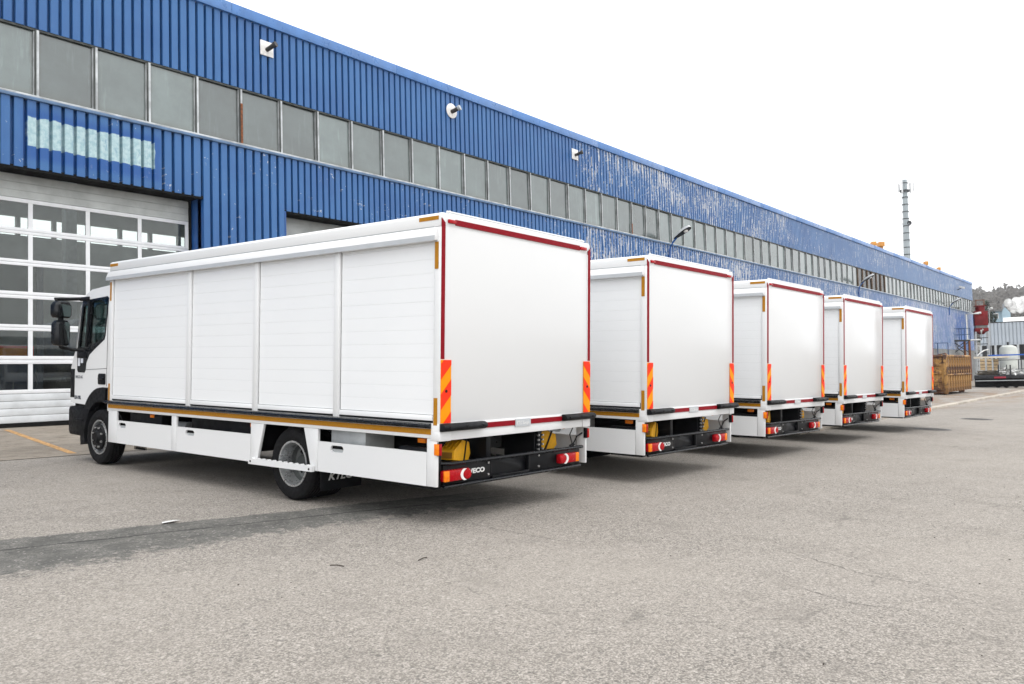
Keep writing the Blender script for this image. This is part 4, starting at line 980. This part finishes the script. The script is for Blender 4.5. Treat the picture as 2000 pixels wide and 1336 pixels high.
# ------------------------------------------------------------------ skip container
def skip_paint():
    x = N('rusty_yellow_paint'); v = x.pos('object'); a = x.noise(v, 1.6, 8, .7); b2 = x.noise(x.mapping(v, (2.5, 2.5, .6)), 1.6, 7, .7); g = x.noise(v, .6, 3)
    c = x.mix(x.step(g, .3, .7), (.31, .165, .045), (.43, .24, .075))
    c = x.mix(x.step(a, .475, .55), c, (.065, .028, .016)); c = x.mix(x.step(b2, .50, .60, 0, .85), c, (.11, .048, .02))
    z = x.sep(v)[2]; c = x.mix(x.math('MULTIPLY', x.step(x.math('ADD', z, x.math('MULTIPLY', a, .8)), 1.15, .35), .7), c, (.09, .04, .02))
    x.set(color=c, rough=.75); x.bump(a, .3, .01); return x.m
M['skip'] = skip_paint()
sk = thing('skip_container', 'rusty yellow roll off skip with ribbed sides beyond the last truck', 'skip', (50, 10, gz(50, 10) - .0), R(.4))
H, L_, Wd = 2.17, 7.0, 2.4
b = MB(); b.box(.05, L_ - .05, .05, .09, .18, H - .05); b.box(.05, L_ - .05, Wd - .09, Wd - .05, .18, H - .05); b.box(.05, .09, .09, Wd - .09, .1, H - .05); b.box(L_ - .09, L_ - .05, .09, Wd - .09, .18, H - .05); b.box(.09, L_ - .09, .09, Wd - .09, .18, .24)
b.build('shell', M['skip'], sk)
rim = MB(); r_ = .075
for (a, c) in (((0, .05), (L_, .05)), ((L_, Wd - .05), (0, Wd - .05)), ((.05, 0), (.05, Wd)), ((L_ - .05, 0), (L_ - .05, Wd))): rim.cyl((*a, H), (*c, H), r_, 10)
rim.build('top_rim', M['skip'], sk)
rib_me = MB().prism([(-.11, 0), (-.07, -.11), (.07, -.11), (.11, 0)], lambda a, c, t_: (a, c, t_), .16, H - .08).mesh('rib', M['skip'])
for k in range(10):
    put('rib', rib_me, sk, (.32 + .70 * k, .05, 0)); o = put('rib', rib_me, sk, (.32 + .70 * k, Wd - .05, 0)); o.rotation_euler = (0, 0, math.pi)
MB().box(.1, L_ - .1, -.085, .05, 1.08, 1.16).build('waist_rail', M['skip'], sk, bevel=.02)
for k in range(4):
    MB().prism([(.06, -.1), (-.03, -.06), (-.03, .06), (.06, .1)], lambda a, c, t_: (a, t_, .35 + .45 * k + c), .25, Wd - .25).build('end_rib', M['skip'], sk)
for y in (.05, Wd - .05): MB().box(-.04, .12, y - .09, y + .09, .06, H - .02).build('corner_post', M['skip'], sk, bevel=.02)
MB().cyl((-.06, .9, .62), (.06, .9, .62), .14, 16).build('hook_plate', M['skip'], sk)
for x in (.9, 5.9):
    for y in (.35, Wd - .35): MB().cyl((x, y - .14, .17), (x, y + .14, .17), .17, 16).build('roller', M['rust'], sk)
MB().box(.1, L_, .6, .75, .06, .2).box(.1, L_, Wd - .75, Wd - .6, .06, .2).build('skid', M['rust'], sk)
MB().box(L_ - .05, L_ + .15, .1, .35, .5, .8).build('door_latch', M['rust'], sk)
b = MB(); b.box(.42, .68, -.006, .044, 1.32, 1.98); o = b.build('sticker', M['decal_white'], sk)
M['logo_blue'] = simple('sticker_blue', (.03, .06, .30), .5)
def blob(cx, cz, rx, rz, n=12): return [(cx + rx * math.cos(2 * math.pi * k / n), cz + rz * math.sin(2 * math.pi * k / n)) for k in range(n)]
MB().plate([blob(.55, 1.79, .08, .10)], XZ, -.012, -.007).plate([blob(.55, 1.47, .07, .09)], XZ, -.012, -.007).plate([[(.46, 1.56), (.60, 1.56), (.64, 1.70), (.50, 1.70)]], XZ, -.0115, -.0065).build('sticker_print', M['logo_blue'], sk)
for k in range(1, 7): MB().plate([blob(.67 + .70 * k, 1.70 - .03 * (k % 2), .10, .17)], XZ, .035, .047).build('worn_decal', M['wd'], sk)
b = MB(); rnd = random.Random(3)
for k in range(40):
    p = Vector((rnd.uniform(.5, 6.3), rnd.uniform(.5, 1.9), rnd.uniform(1.85, 2.28))); b.bar(p, p + Vector((rnd.uniform(-.6, .6), rnd.uniform(-.6, .6), rnd.uniform(-.1, .12))), .08, .03)
b.build('scrap_load', M['rust'], sk)['kind'] = 'stuff'

# ------------------------------------------------------------------ far end of the yard
def base(px, py_any, depth):
    p = dep(px, py_any, depth); return Vector((p.x, p.y, gz(p.x, p.y)))
VY = math.atan2(_F.y, _F.x)                              # heading of the camera
def facing(px): v = ray(px, 668); return math.atan2(v.y, v.x) - math.pi / 2   # local -Y towards the camera
def zat(px, py, depth): return dep(px, py, depth).z
M['redpaint'] = simple('red_paint', (.19, .010, .012), .6, 0, .3, 1.2, spec=.2)
M['pipe_w'] = simple('white_pipe', (.62, .62, .60), .5, 0, .15, 4)
M['dark_steel'] = simple('dark_steel', (.03, .032, .036), .6, .3, .3, 6)
M['bluegrey'] = simple('blue_steel', (.02, .06, .15), .5, 0, .2, 4)
# red dust collector
dc = 97.0; bp = base(1916, 640, dc); k = dc / FPX
t = thing('dust_collector', 'red dust collector hopper on steel legs at the far hall corner', 'dust collector', bp, facing(1916) + .12)
Z = lambda py: zat(1916, py, dc) - bp.z
w = 23 * k
MB().box(-w / 2, w / 2, -w / 2, w / 2, Z(636), Z(608)).build('hopper_body', M['redpaint'], t, bevel=.05)
MB().cyl((0, 0, Z(608)), (0, 0, Z(598)), w * .36, 20).box(-w * .42, w * .42, -w * .42, w * .42, Z(598.5), Z(597)).build('upper_drum', M['redpaint'], t)
MB().box(-w * .44, w * .44, -w * .44, w * .44, Z(641), Z(636)).build('collar', simple('dull_collar', (.16, .17, .16), .7, 0, .2, 2), t)
MB().box(-w / 2, w / 2, -w / 2, w / 2, Z(648), Z(641)).cyl((0, 0, Z(653)), (0, 0, Z(648)), w * .2, 12, w * .4).build('lower_tray', M['redpaint'], t, bevel=.04)
for sx in (-1, 1):
    for sy in (-1, 1):
        o = MB().box(sx * w * .46 - .07, sx * w * .46 + .07, sy * w * .46 - .07, sy * w * .46 + .07, 0, Z(648)).build('leg', M['galv'], t)
b = MB()
for z in (Z(660), Z(672), Z(690)):
    for s in (-1, 1): b.bar((-w * .46, s * w * .46, z), (w * .46, s * w * .46, z), .05).bar((s * w * .46, -w * .46, z), (s * w * .46, w * .46, z), .05)
b.build('leg_brace', M['dark_steel'], t)
b = MB()
for s in (-1, 1):
    for q in (-1, 1): b.bar((s * w * .3, q * w * .3, Z(597)), (s * w * .3, q * w * .3, Z(585)), .05)
    b.bar((-w * .3, s * w * .3, Z(586)), (w * .3, s * w * .3, Z(586)), .04).bar((s * w * .3, -w * .3, Z(586)), (s * w * .3, w * .3, Z(586)), .04)
b.build('top_railing', M['rust'], t)
b = MB()
for s in (-.16, .16): b.bar((w * .62 + 0, s - .4, 0), (w * .62, s - .4, Z(600)), .04)
for i in range(28): b.bar((w * .62, -.56, .4 + .32 * i), (w * .62, -.24, .4 + .32 * i), .025)
b.build('ladder', M['galv'], t)
MB().tube([(-w * .62 - 12 * k, -w * .5, Z(664)), (-w * .62 - 12 * k, -w * .5, Z(613)), (-w * .2, -w * .56, Z(612)), (0, -w * .56, Z(611.5))], .14, 10).build('pipe', M['pipe_w'], t)
MB().tube([(-w * .62 - 12 * k, -w * .5, Z(664)), (-w * .1, -w * .56, Z(664)), (-w * .05, -w * .56, Z(645)), (.1, -w * .5, Z(644))], .12, 10).build('pipe', M['pipe_w'], t)
# access platform
dp_ = 92.0; bp = base(1874, 690, dp_); k = dp_ / FPX; Z = lambda py: zat(1874, py, dp_) - bp.z
t = thing('access_platform', 'dark steel access platform with railing and rusty legs by the blue wall', 'platform', bp, R(-52))
W2 = 17 * k
MB().box(-W2, W2, -.6, .6, Z(667), Z(664)).build('deck', M['dark_steel'], t)
for (x, y) in ((-W2 + .1, -.5), (W2 - .1, -.5), (-W2 + .1, .5), (W2 - .1, .5)): MB().box(x - .09, x + .09, y - .09, y + .09, 0, Z(667)).build('leg', M['rust'], t)
b = MB()
for s in (-1, 1): b.bar((-W2 + .1, s * .5, Z(690)), (W2 - .1, s * .5, Z(668)), .07).bar((-W2 + .1, s * .5, Z(668)), (W2 - .1, s * .5, Z(690)), .07)
b.build('cross_brace', M['dark_steel'], t)
b = MB()
for py in (642, 654): b.bar((-W2, -.58, Z(py)), (W2, -.58, Z(py)), .06).bar((-W2, .58, Z(py)), (W2, .58, Z(py)), .06).bar((-W2, -.58, Z(py)), (-W2, .58, Z(py)), .06)
for x in (-W2, -W2 + .75, 0, W2): b.bar((x, -.58, Z(664)), (x, -.58, Z(642)), .07).bar((x, .58, Z(664)), (x, .58, Z(642)), .06)
b.build('railing', M['bluegrey'], t)
# low guard rail left of the platform
d2 = 84.0; bp = base(1838, 690, d2); Z = lambda py: zat(1838, py, d2) - bp.z; k = d2 / FPX
t = thing('guard_rail', 'thin dark guard rail at the foot of the blue wall above the skip', 'railing', bp, R(-52))
b = MB()
for x in (-14 * k, -6 * k, 14 * k): b.bar((x, 0, 0), (x, 0, Z(670)), .06)
b.bar((-14 * k, 0, Z(670)), (14 * k, 0, Z(670)), .06); b.build('rail', M['bluegrey'], t)

# grey clad shed
ds = 128.0; bp = base(1930, 680, ds); k = ds / FPX; zt, zb = zat(1965, 630.5, ds), zat(1965, 674, ds)
t = thing('clad_shed', 'pale grey sheet clad shed with dark open bays behind the white tank', 'shed', bp, facing(1965))
n = 22; pw = 6.2 * k; zt -= bp.z; zb -= bp.z
pan = MB().prism([(.0, 0), (pw * .72, 0), (pw * .78, .12), (pw * .97, .12), (pw, 0), (pw, .2), (0, .2)], lambda a, c, t_: (a, c, t_), zb, zt).mesh('cladding_sheet', simple('pale_cladding', (.36, .40, .44), .5, .1, .12, .4))
for i in range(n): put('cladding_sheet', pan, t, (-2 * pw + pw * i, 0, 0))
wT = n * pw
MB().box(-2 * pw - .1, wT - 2 * pw, -.05, .25, zt, zt + .12).build('roof_edge', M['dark_steel'], t)
MB().box(-2 * pw, wT - 2 * pw, .25, 12, zt - .3, zt).build('roof', M['roofdark'], t)
MB().box(-2 * pw, wT - 2 * pw, 5, 5.3, 0, zt - .3).build('back_wall', simple('shed_inner', (.05, .052, .055), .9), t)
for i in range(0, n + 1, 2): MB().box(-2 * pw + pw * i - .16, -2 * pw + pw * i + .16, .0, .3, 0, zb).build('post', M['galv'], t)
for i in range(0, n, 5): MB().box(-2 * pw + pw * i, -2 * pw + pw * (i + 2.2), .1, .3, 0, zb * .5).build('infill_panel', M['inner_wall'], t)
# white pressure tank
dt = 84.0; bp = base(1970, 700, dt); k = dt / FPX; Z = lambda py: zat(1970, py, dt) - bp.z; r_ = 15.6 * k
t = thing('storage_tank', 'upright off white pressure tank with a domed top at the far right', 'tank', bp)
MB().lathe([(0, r_ * .9), (.3, r_), (Z(682), r_), (Z(677.5), r_ * .88), (Z(674.6), r_ * .5), (Z(673.8), 0)], (0, 0, 0), (0, 0, 1), 40).build('vessel', simple('tank_white', (.46, .48, .45), .5, 0, .12, 1), t)
MB().cyl((0, 0, Z(674)), (0, 0, Z(668)), .1, 8).bar((-.3, 0, Z(669)), (.3, 0, Z(669)), .12).build('valve', M['dark_steel'], t)
b = MB()
for z in (Z(700), Z(722)): b.lathe([(-.04, r_ * 1.012), (.04, r_ * 1.012)], (0, 0, z), (0, 0, 1), 40)
b.build('band', M['galv'], t)
# crates of timber under a long board
M['timber'] = simple('raw_timber', (.50, .37, .22), .8, 0, .3, 3)
dcx = 72.0; k = dcx / FPX
for i, lab in enumerate(('wooden slatted crate next to the skip, leftmost of three in a row', 'wooden slatted crate, middle of three in a row under the board', 'wooden slatted crate, rightmost of three, beside the white tank')):
    px = 1918.5 + 13.3 * i; bp = base(px, 700, dcx); Z = lambda py: zat(px, py, dcx) - bp.z
    t = thing('wooden_crate', lab, 'crate', (bp.x, bp.y, bp.z + Z(724)), facing(px), 'slatted crates beside the skip')
    w = 12 * k; hh = Z(700) - Z(724)
    for j in range(4):
        z = hh * (j + .12) / 4
        MB().box(-w / 2, w / 2, 0, .05, z, z + hh * .18).build('slat', M['timber'], t)
        MB().box(-w / 2, w / 2, w - .05, w, z, z + hh * .18).build('slat', M['timber'], t)
    for x in (-w / 2, w / 2 - .08):
        for y in (-.03, w - .07): MB().box(x, x + .08, y, y + .1, 0, hh).build('post', M['galv'], t)
    MB().box(-w / 2 + .1, w / 2 - .1, .1, w - .1, .03, hh * .9).build('contents', simple('crate_goods', (.40, .30, .20), .8, 0, .4, 2), t)
bp = base(1935, 720, dcx); Z = lambda py: zat(1935, py, dcx) - bp.z
t = thing('steel_rack', 'low dark steel rack that carries the three wooden crates', 'rack', bp, facing(1935))
MB().box(-22 * k, 22 * k, -.2, .9, Z(727), Z(724.3)).build('shelf', M['dark_steel'], t)
for x in (-21 * k, 0, 21 * k): MB().box(x - .06, x + .06, -.1, .02, 0, Z(727)).box(x - .06, x + .06, .7, .82, 0, Z(727)).build('leg', M['dark_steel'], t)
t = thing('timber_board', 'long pale board laid across the tops of the crates', 'board', (bp.x, bp.y, bp.z + Z(699.6)), facing(1935))
MB().box(-28 * k, 32 * k, -.1, .5, 0, Z(696) - Z(699.6)).build('plank', simple('pale_board', (.62, .55, .44), .7, 0, .1, 2), t)
# blue pipe, dark railing, flat trailer, scrap
db = 78.0; k = db / FPX; bp = base(1972, 700, db); Z = lambda py: zat(1972, py, db) - bp.z
t = thing('blue_beam', 'long bright blue beam across the front of the white tank', 'beam', bp, facing(1972))
MB().box(-36 * k, 80 * k, -.08, .08, Z(694.5), Z(692)).build('beam', simple('bright_blue', (.015, .10, .45), .45), t)
for x in (-34 * k, 40 * k, 78 * k): MB().box(x - .05, x + .05, .0, .1, 0, Z(694.5)).build('support', M['dark_steel'], t)
dr = 70.0; k = dr / FPX; bp = base(1975, 710, dr); Z = lambda py: zat(1975, py, dr) - bp.z
t = thing('yard_railing', 'thin dark railing in front of the white tank', 'railing', bp, facing(1975))
b = MB()
for py in (703, 721): b.bar((-22 * k, 0, Z(py)), (70 * k, 0, Z(py)), .05)
b.build('rail', M['dark_steel'], t)
for x in (-22, -8, 12, 17, 45, 70): MB().box(x * k - .035, x * k + .035, -.035, .035, 0, Z(703 if x > 0 else 712)).build('post', M['dark_steel'], t)
df = 62.0; k = df / FPX; bp = base(1960, 735, df); Z = lambda py: zat(1960, py, df) - bp.z
t = thing('flat_trailer', 'low black flatbed trailer with a red tail board loaded with scrap', 'trailer', bp, facing(1960))
MB().box(-50 * k, 60 * k, .2, 2.4, Z(739), Z(732)).build('bed', M['dark_steel'], t, bevel=.03)
MB().box(-50 * k, 58 * k, 1.2, 2.2, .06, Z(738)).build('underframe', M['chassis'], t)
MB().box(-16 * k, 4 * k, .05, .2, Z(739), Z(735.5)).build('tail_board', simple('dark_red', (.30, .01, .03), .5), t, bevel=.02)
MB().box(-48 * k, 58 * k, .1, .2, Z(744), Z(742.4)).build('lower_bar', M['galv'], t)
for x in (-10, 4, 20): MB().lathe([(-.12, .1), (-.12, .24), (.12, .24), (.12, .1)], (x * k, .9, .24), (0, 1, 0), 20).build('wheel', M['rubber'], t)
for x in (-8, 12): MB().box(x * k - .05, x * k + .05, .1, .2, Z(735), Z(713)).build('stake', M['dark_steel'], t)
rnd = random.Random(5); b = MB()
for i in range(90):
    x = rnd.uniform(-6, 28) * k; z = Z(732) + abs(rnd.gauss(0, .16)); a = Vector((x, rnd.uniform(.3, 1.8), z))
    b.obox(a, Vector((rnd.uniform(-1, 1), rnd.uniform(-1, 1), .3)).normalized(), Vector((0, 0, 1)), Vector((.6, .8, 0)), rnd.uniform(.2, .7), .02, rnd.uniform(.08, .3))
o = b.build('scrap_metal', simple('pale_scrap', (.5, .5, .49), .5, .3, .3, 3), None, smooth=False, weld=False); o.parent = t; o['kind'] = 'stuff'
b = MB()
for i in range(60):
    a = Vector((rnd.uniform(-50, -22) * k, rnd.uniform(.3, 2), Z(732) + rnd.uniform(0, .35))); b.bar(a, a + Vector((rnd.uniform(.8, 2), rnd.uniform(-.1, .3), rnd.uniform(-.35, .1))), .1, .03)
o = b.build('scrap_boards', simple('weathered_boards', (.10, .085, .065), .8, 0, .6, 3), t, weld=False); o['kind'] = 'stuff'
# overhead hose
bp = base(1925, 690, 80); t = MB().tube([dep(1909, 695, 78), dep(1915, 689, 78), dep(1922, 684.5, 78), dep(1930, 682.5, 78)], .06, 6).build('grey_hose', M['pipe_w']); tag(t, 'pale hose arching from the skip towards the red collector legs', 'hose')

# blue house, white roofed building, conifer
dh = 190.0; k = dh / FPX; bp = base(1955, 640, dh); Z = lambda py: zat(1955, py, dh) - bp.z
t = thing('blue_house', 'small pale blue house with a white framed window and chimney', 'house', bp, facing(1955))
M['paleblue'] = simple('pale_blue_render', (.30, .41, .48), .8, 0, .1, .5)
MB().box(-14 * k, 3 * k, 0, 9, 0, Z(608)).build('wall', M['paleblue'], t)
MB().prism([(3 * k, 0), (3 * k, Z(607)), (9 * k, Z(601)), (17 * k, Z(612)), (17 * k, 0)], lambda a, c, tt: (a, tt, c), -.6, 8).build('gable_wall', M['paleblue'], t)
rf = MB().prism([(-16 * k, Z(608)), (-9 * k, Z(605)), (4 * k, Z(605)), (4 * k, Z(608))], lambda a, c, tt: (a, tt, c), -.8, 9.5).build('roof', simple('house_roof', (.12, .125, .13), .8), t)
MB().box(4.5 * k, 8 * k, 1, 2, Z(605), Z(593)).build('chimney', simple('chimney_brick', (.22, .23, .25), .9), rf)
wf = MB().box(-11 * k, -3 * k, -.15, .05, Z(622), Z(611)).build('window', M['decal_white'], t)
MB().box(-9.8 * k, -4.2 * k, -.22, -.16, Z(621), Z(613)).build('window_pane', M['dark_steel'], wf)
MB().box(-22 * k, -12 * k, -2, 2, Z(603), Z(600)).build('porch_roof', M['decal_white'], t)
dh = 165.0; k = dh / FPX; bp = base(1985, 640, dh); Z = lambda py: zat(1985, py, dh) - bp.z
t = thing('low_building', 'low building with a broad pale roof above the grey shed', 'building', bp, facing(1985))
MB().box(-18 * k, 60 * k, 2, 14, 0, Z(629)).build('wall', M['paleblue'], t)
MB().prism([(0, Z(629)), (8, Z(616)), (9, Z(615)), (18, Z(627))], lambda a, c, tt: (tt, a, c), -22 * k, 62 * k).build('roof', simple('pale_roof', (.58, .58, .57), .7, 0, .08, .5), t)

M['needle'] = simple('conifer_needles', (.030, .050, .028), .9, 0, .5, 2)
M['bark'] = simple('bark', (.06, .05, .04), .9)
def conifer(px, pyb, pyt, depth, wpx, label, seed=1):
    bp = base(px, pyb, depth); h = zat(px, pyt, depth) - bp.z; k = depth / FPX; rr = wpx * k
    t = thing('conifer_tree', label, 'tree', bp); rnd = random.Random(seed)
    MB().cyl((0, 0, 0), (0, 0, h * .97), .18, 8, .03).build('trunk', M['bark'], t)
    b = MB()
    for i in range(1500):
        f = rnd.random() ** .75; z = h * (.12 + .88 * (1 - f) if False else .12 + .88 * (1 - f)); r = rr * (f ** .8) * rnd.uniform(.25, 1.05) * (1 + .25 * math.sin(z * 3)); a = rnd.uniform(0, 6.283)
        c = Vector((r * math.cos(a), r * math.sin(a), z - .25 * r)); d = Vector((math.cos(a), math.sin(a), rnd.uniform(-.5, .1))).normalized(); s = Vector((-d.y, d.x, rnd.uniform(-.3, .3))).normalized()
        L = rnd.uniform(.35, .8); w = L * .32
        b.face([c - s * w * .4, c + d * L * .5 - s * w, c + d * L, c + d * L * .5 + s * w])
    b.build('crown', M['needle'], t, recalc=False, weld=False, smooth=False)
conifer(1930, 660, 586, 150, 17, 'dark green conifer behind the red dust collector', 2)
conifer(1941, 660, 606, 155, 15, 'lower dark green conifer between the collector and the blue house', 4)

# steam
def steam():
    x = N('steam'); x.t.nodes.remove(x.p); pv = x.n('ShaderNodeVolumePrincipled'); pv.inputs['Color'].default_value = (1, 1, 1, 1); pv.inputs['Anisotropy'].default_value = .1
    nz = x.noise(x.pos(), .16, 4, .6); x.l(x.step(nz, .28, .56, .08, 1.0), pv.inputs['Density']); x.l(pv.outputs[0], x.out.inputs['Volume']); return x.m
ds_ = 260.0; k = ds_ / FPX; b = bmesh.new()
for (px, py, r) in ((1977, 606, 6), (1974, 597, 9), (1982, 593, 11), (1968, 592, 7.5), (1992, 598, 12), (2004, 590, 14), (1996, 588, 8)):
    c = dep(px, py, ds_); mm_ = Matrix.Translation(c) @ Matrix.Scale(r * k, 4); bmesh.ops.create_icosphere(b, subdivisions=4, radius=1, matrix=mm_)
cc = dep(1985, 596, ds_)
for v in b.verts:
    d = mnoise.noise_vector(v.co * .22) * 1.1 + mnoise.noise_vector(v.co * .7) * .4; v.co += d
me = bpy.data.meshes.new('steam_plume'); b.to_mesh(me); b.free(); me.materials.append(steam()); o = put('steam_plume', me); o['kind'] = 'stuff'; o['label'] = 'white steam drifting behind the blue house'

# telecom mast behind the hall
dm = 205.0; bp = base(1770, 520, dm); k = dm / FPX; Z = lambda py: zat(1770, py, dm) - bp.z
tpt = dep(1766.5, 351, dm); lean = Vector((tpt.x - bp.x, tpt.y - bp.y, tpt.z - bp.z))
t = thing('telecom_mast', 'tall grey lattice sided telecom mast with antennas behind the hall', 'mast', bp, 0)
M['mast'] = simple('mast_grey', (.30, .34, .36), .6, .2, .1, .5)
A = lambda py, dx=0., dy=0.: lean * ((Z(py)) / lean.z) + CR * (dx * k) + Vector((_F.x, _F.y, 0)) * dy
pole = MB()
segs = 9
for i in range(segs):
    z0, z1 = 520 - (520 - 351) * i / segs, 520 - (520 - 351) * (i + 1) / segs
    pole.cyl(A(z0), A(z1), (6.3 - .2 * i) * k, 6, (6.3 - .2 * (i + .9)) * k)
pole.build('pole', M['mast'], t)
b = MB()
for py in range(358, 520, 14): b.lathe([(-.1, 6.4 * k), (.1, 6.4 * k)], A(py), (0, 0, 1), 12)
b.build('flange', M['dark_steel'], t)
b = MB()
for dx in (-8.2, -6.6): b.bar(A(372, dx), A(515, dx), .07)
for py in range(372, 515, 3): b.bar(A(py, -8.2), A(py, -6.0), .06)
b.build('ladder', M['galv'], t)
MB().lathe([(-.2, 9 * k), (.25, 9 * k), (.25, 5 * k), (-.2, 5 * k)], A(373.5), (0, 0, 1), 16).build('platform', M['dark_steel'], t)
for (dx, y0, y1, dy) in ((-12, 358, 376, 0), (-9, 355, 378, -1), (-7, 359, 374, 1), (10, 357, 373, 0), (14, 354, 376, .8), (17, 356, 374, 0), (7, 360, 372, -1.2)):
    MB().obox((A(y0, dx, dy) + A(y1, dx, dy)) / 2, CR, Vector((_F.x, _F.y, 0)).normalized(), Vector((0, 0, 1)), .32, .2, (y1 - y0) * k).build('antenna', M['lampwhite'], t)
b = MB()
for dx in (-11, 14): b.bar(A(371, 0), A(371, dx), .1).bar(A(360, 0), A(360, dx), .06)
b.build('antenna_arm', M['dark_steel'], t)
MB().lathe([(-.25, .1), (0, .55), (.1, .6)], A(438, 1, -1.4), Vector((-_F.x, -_F.y, .0)), 16).bar(A(438, -8), A(438, 4), .14).build('dish', M['dark_steel'], t)

# hill with bare woods
def hill():
    b = bmesh.new(); nx, ny = 60, 16; g = []
    for i in range(nx + 1):
        row = []
        ang = YAW - math.atan((1780 + 700 * i / nx - 1000) / FPX) + 0
        for j in range(ny + 1):
            d = 300 + 330 * j / ny; h = (j / ny) ** .8 * (43 + 6 * mnoise.noise((i * .14, 0, 3)) - 6 * i / nx) + 1.5 * mnoise.noise((i * .5, j * .5, 1)) if j else -2.5
            row.append(b.verts.new((d * math.cos(ang), d * math.sin(ang), h)))
        g.append(row)
    for i in range(nx):
        for j in range(ny): b.faces.new((g[i][j], g[i][j + 1], g[i + 1][j + 1], g[i + 1][j]))
    bmesh.ops.recalc_face_normals(b, faces=b.faces)
    pts = [[v.co.copy() for v in r] for r in g]
    me = bpy.data.meshes.new('hill'); b.to_mesh(me); b.free(); me.materials.append(simple('winter_hillside', (.13, .125, .115), .95, 0, .3, .05, world=True))
    me.polygons.foreach_set('use_smooth', [True] * len(me.polygons)); struct(put('hill', me)); return pts
HP = hill()
def forest():
    rnd = random.Random(11); b = MB()
    nx, ny = len(HP) - 1, len(HP[0]) - 1
    for q in range(2600):
        i = rnd.random() * nx; j = (1 - rnd.random() ** 1.4 * .8) * ny; i0, j0 = min(nx - 1, int(i)), min(ny - 1, int(j)); f, h_ = i - i0, j - j0
        p = HP[i0][j0].lerp(HP[i0 + 1][j0], f).lerp(HP[i0][j0 + 1].lerp(HP[i0 + 1][j0 + 1], f), h_)
        con = rnd.random() < .35; h = rnd.uniform(7, 13) * (1.15 if con else .9); r = h * (.17 if con else .30)
        for s in range(26):
            a = rnd.uniform(0, 6.283); zz = rnd.random()
            rad = r * ((1 - zz) if con else math.sin(math.pi * min(1, zz * .85 + .15)) ** .6) * rnd.uniform(.5, 1.1)
            c = p + Vector((rad * math.cos(a), rad * math.sin(a), h * (.15 + .85 * zz)))
            d = Vector((math.cos(a) * .5, math.sin(a) * .5, rnd.uniform(-.4, .2) if con else rnd.uniform(.3, 1))).normalized(); sd = d.cross(Vector((rnd.random() - .5, rnd.random() - .5, rnd.random() - .5))).normalized()
            L = rnd.uniform(1.1, 2.6); w = L * (.45 if con else .36)
            b.face([c - sd * w, c + sd * w, c + d * L])
        b.face([p + Vector((-.15, 0, 0)), p + Vector((.15, 0, 0)), p + Vector((0, 0, h))])
    xx = N('winter_woods'); xx.t.nodes.remove(xx.p); d1 = xx.n('ShaderNodeBsdfDiffuse'); d2 = xx.n('ShaderNodeBsdfTranslucent'); ms = xx.n('ShaderNodeMixShader'); ms.inputs[0].default_value = .5
    cc = xx.mix(xx.step(xx.noise(xx.pos(), .08, 4), .35, .65), (.16, .152, .142), (.23, .22, .205)); xx.l(cc, d1.inputs[0]); xx.l(cc, d2.inputs[0]); xx.l(d1.outputs[0], ms.inputs[1]); xx.l(d2.outputs[0], ms.inputs[2]); xx.l(ms.outputs[0], xx.out.inputs[0]); x = xx.m
    o = b.build('hillside_woods', x, recalc=False, weld=False, smooth=False); o['kind'] = 'stuff'; o['label'] = 'misty bare woods on the hill behind the yard'
forest()

# ------------------------------------------------------------------ air
x = N('air'); x.t.nodes.remove(x.p); pv = x.n('ShaderNodeVolumePrincipled'); pv.inputs['Color'].default_value = (.93, .95, 1, 1); pv.inputs['Density'].default_value = .00018; pv.inputs['Anisotropy'].default_value = .2
x.l(pv.outputs[0], x.out.inputs['Volume'])
o = MB().box(-720, 720, -720, 720, -6, 75).build('haze', x.m, smooth=False); o['kind'] = 'stuff'
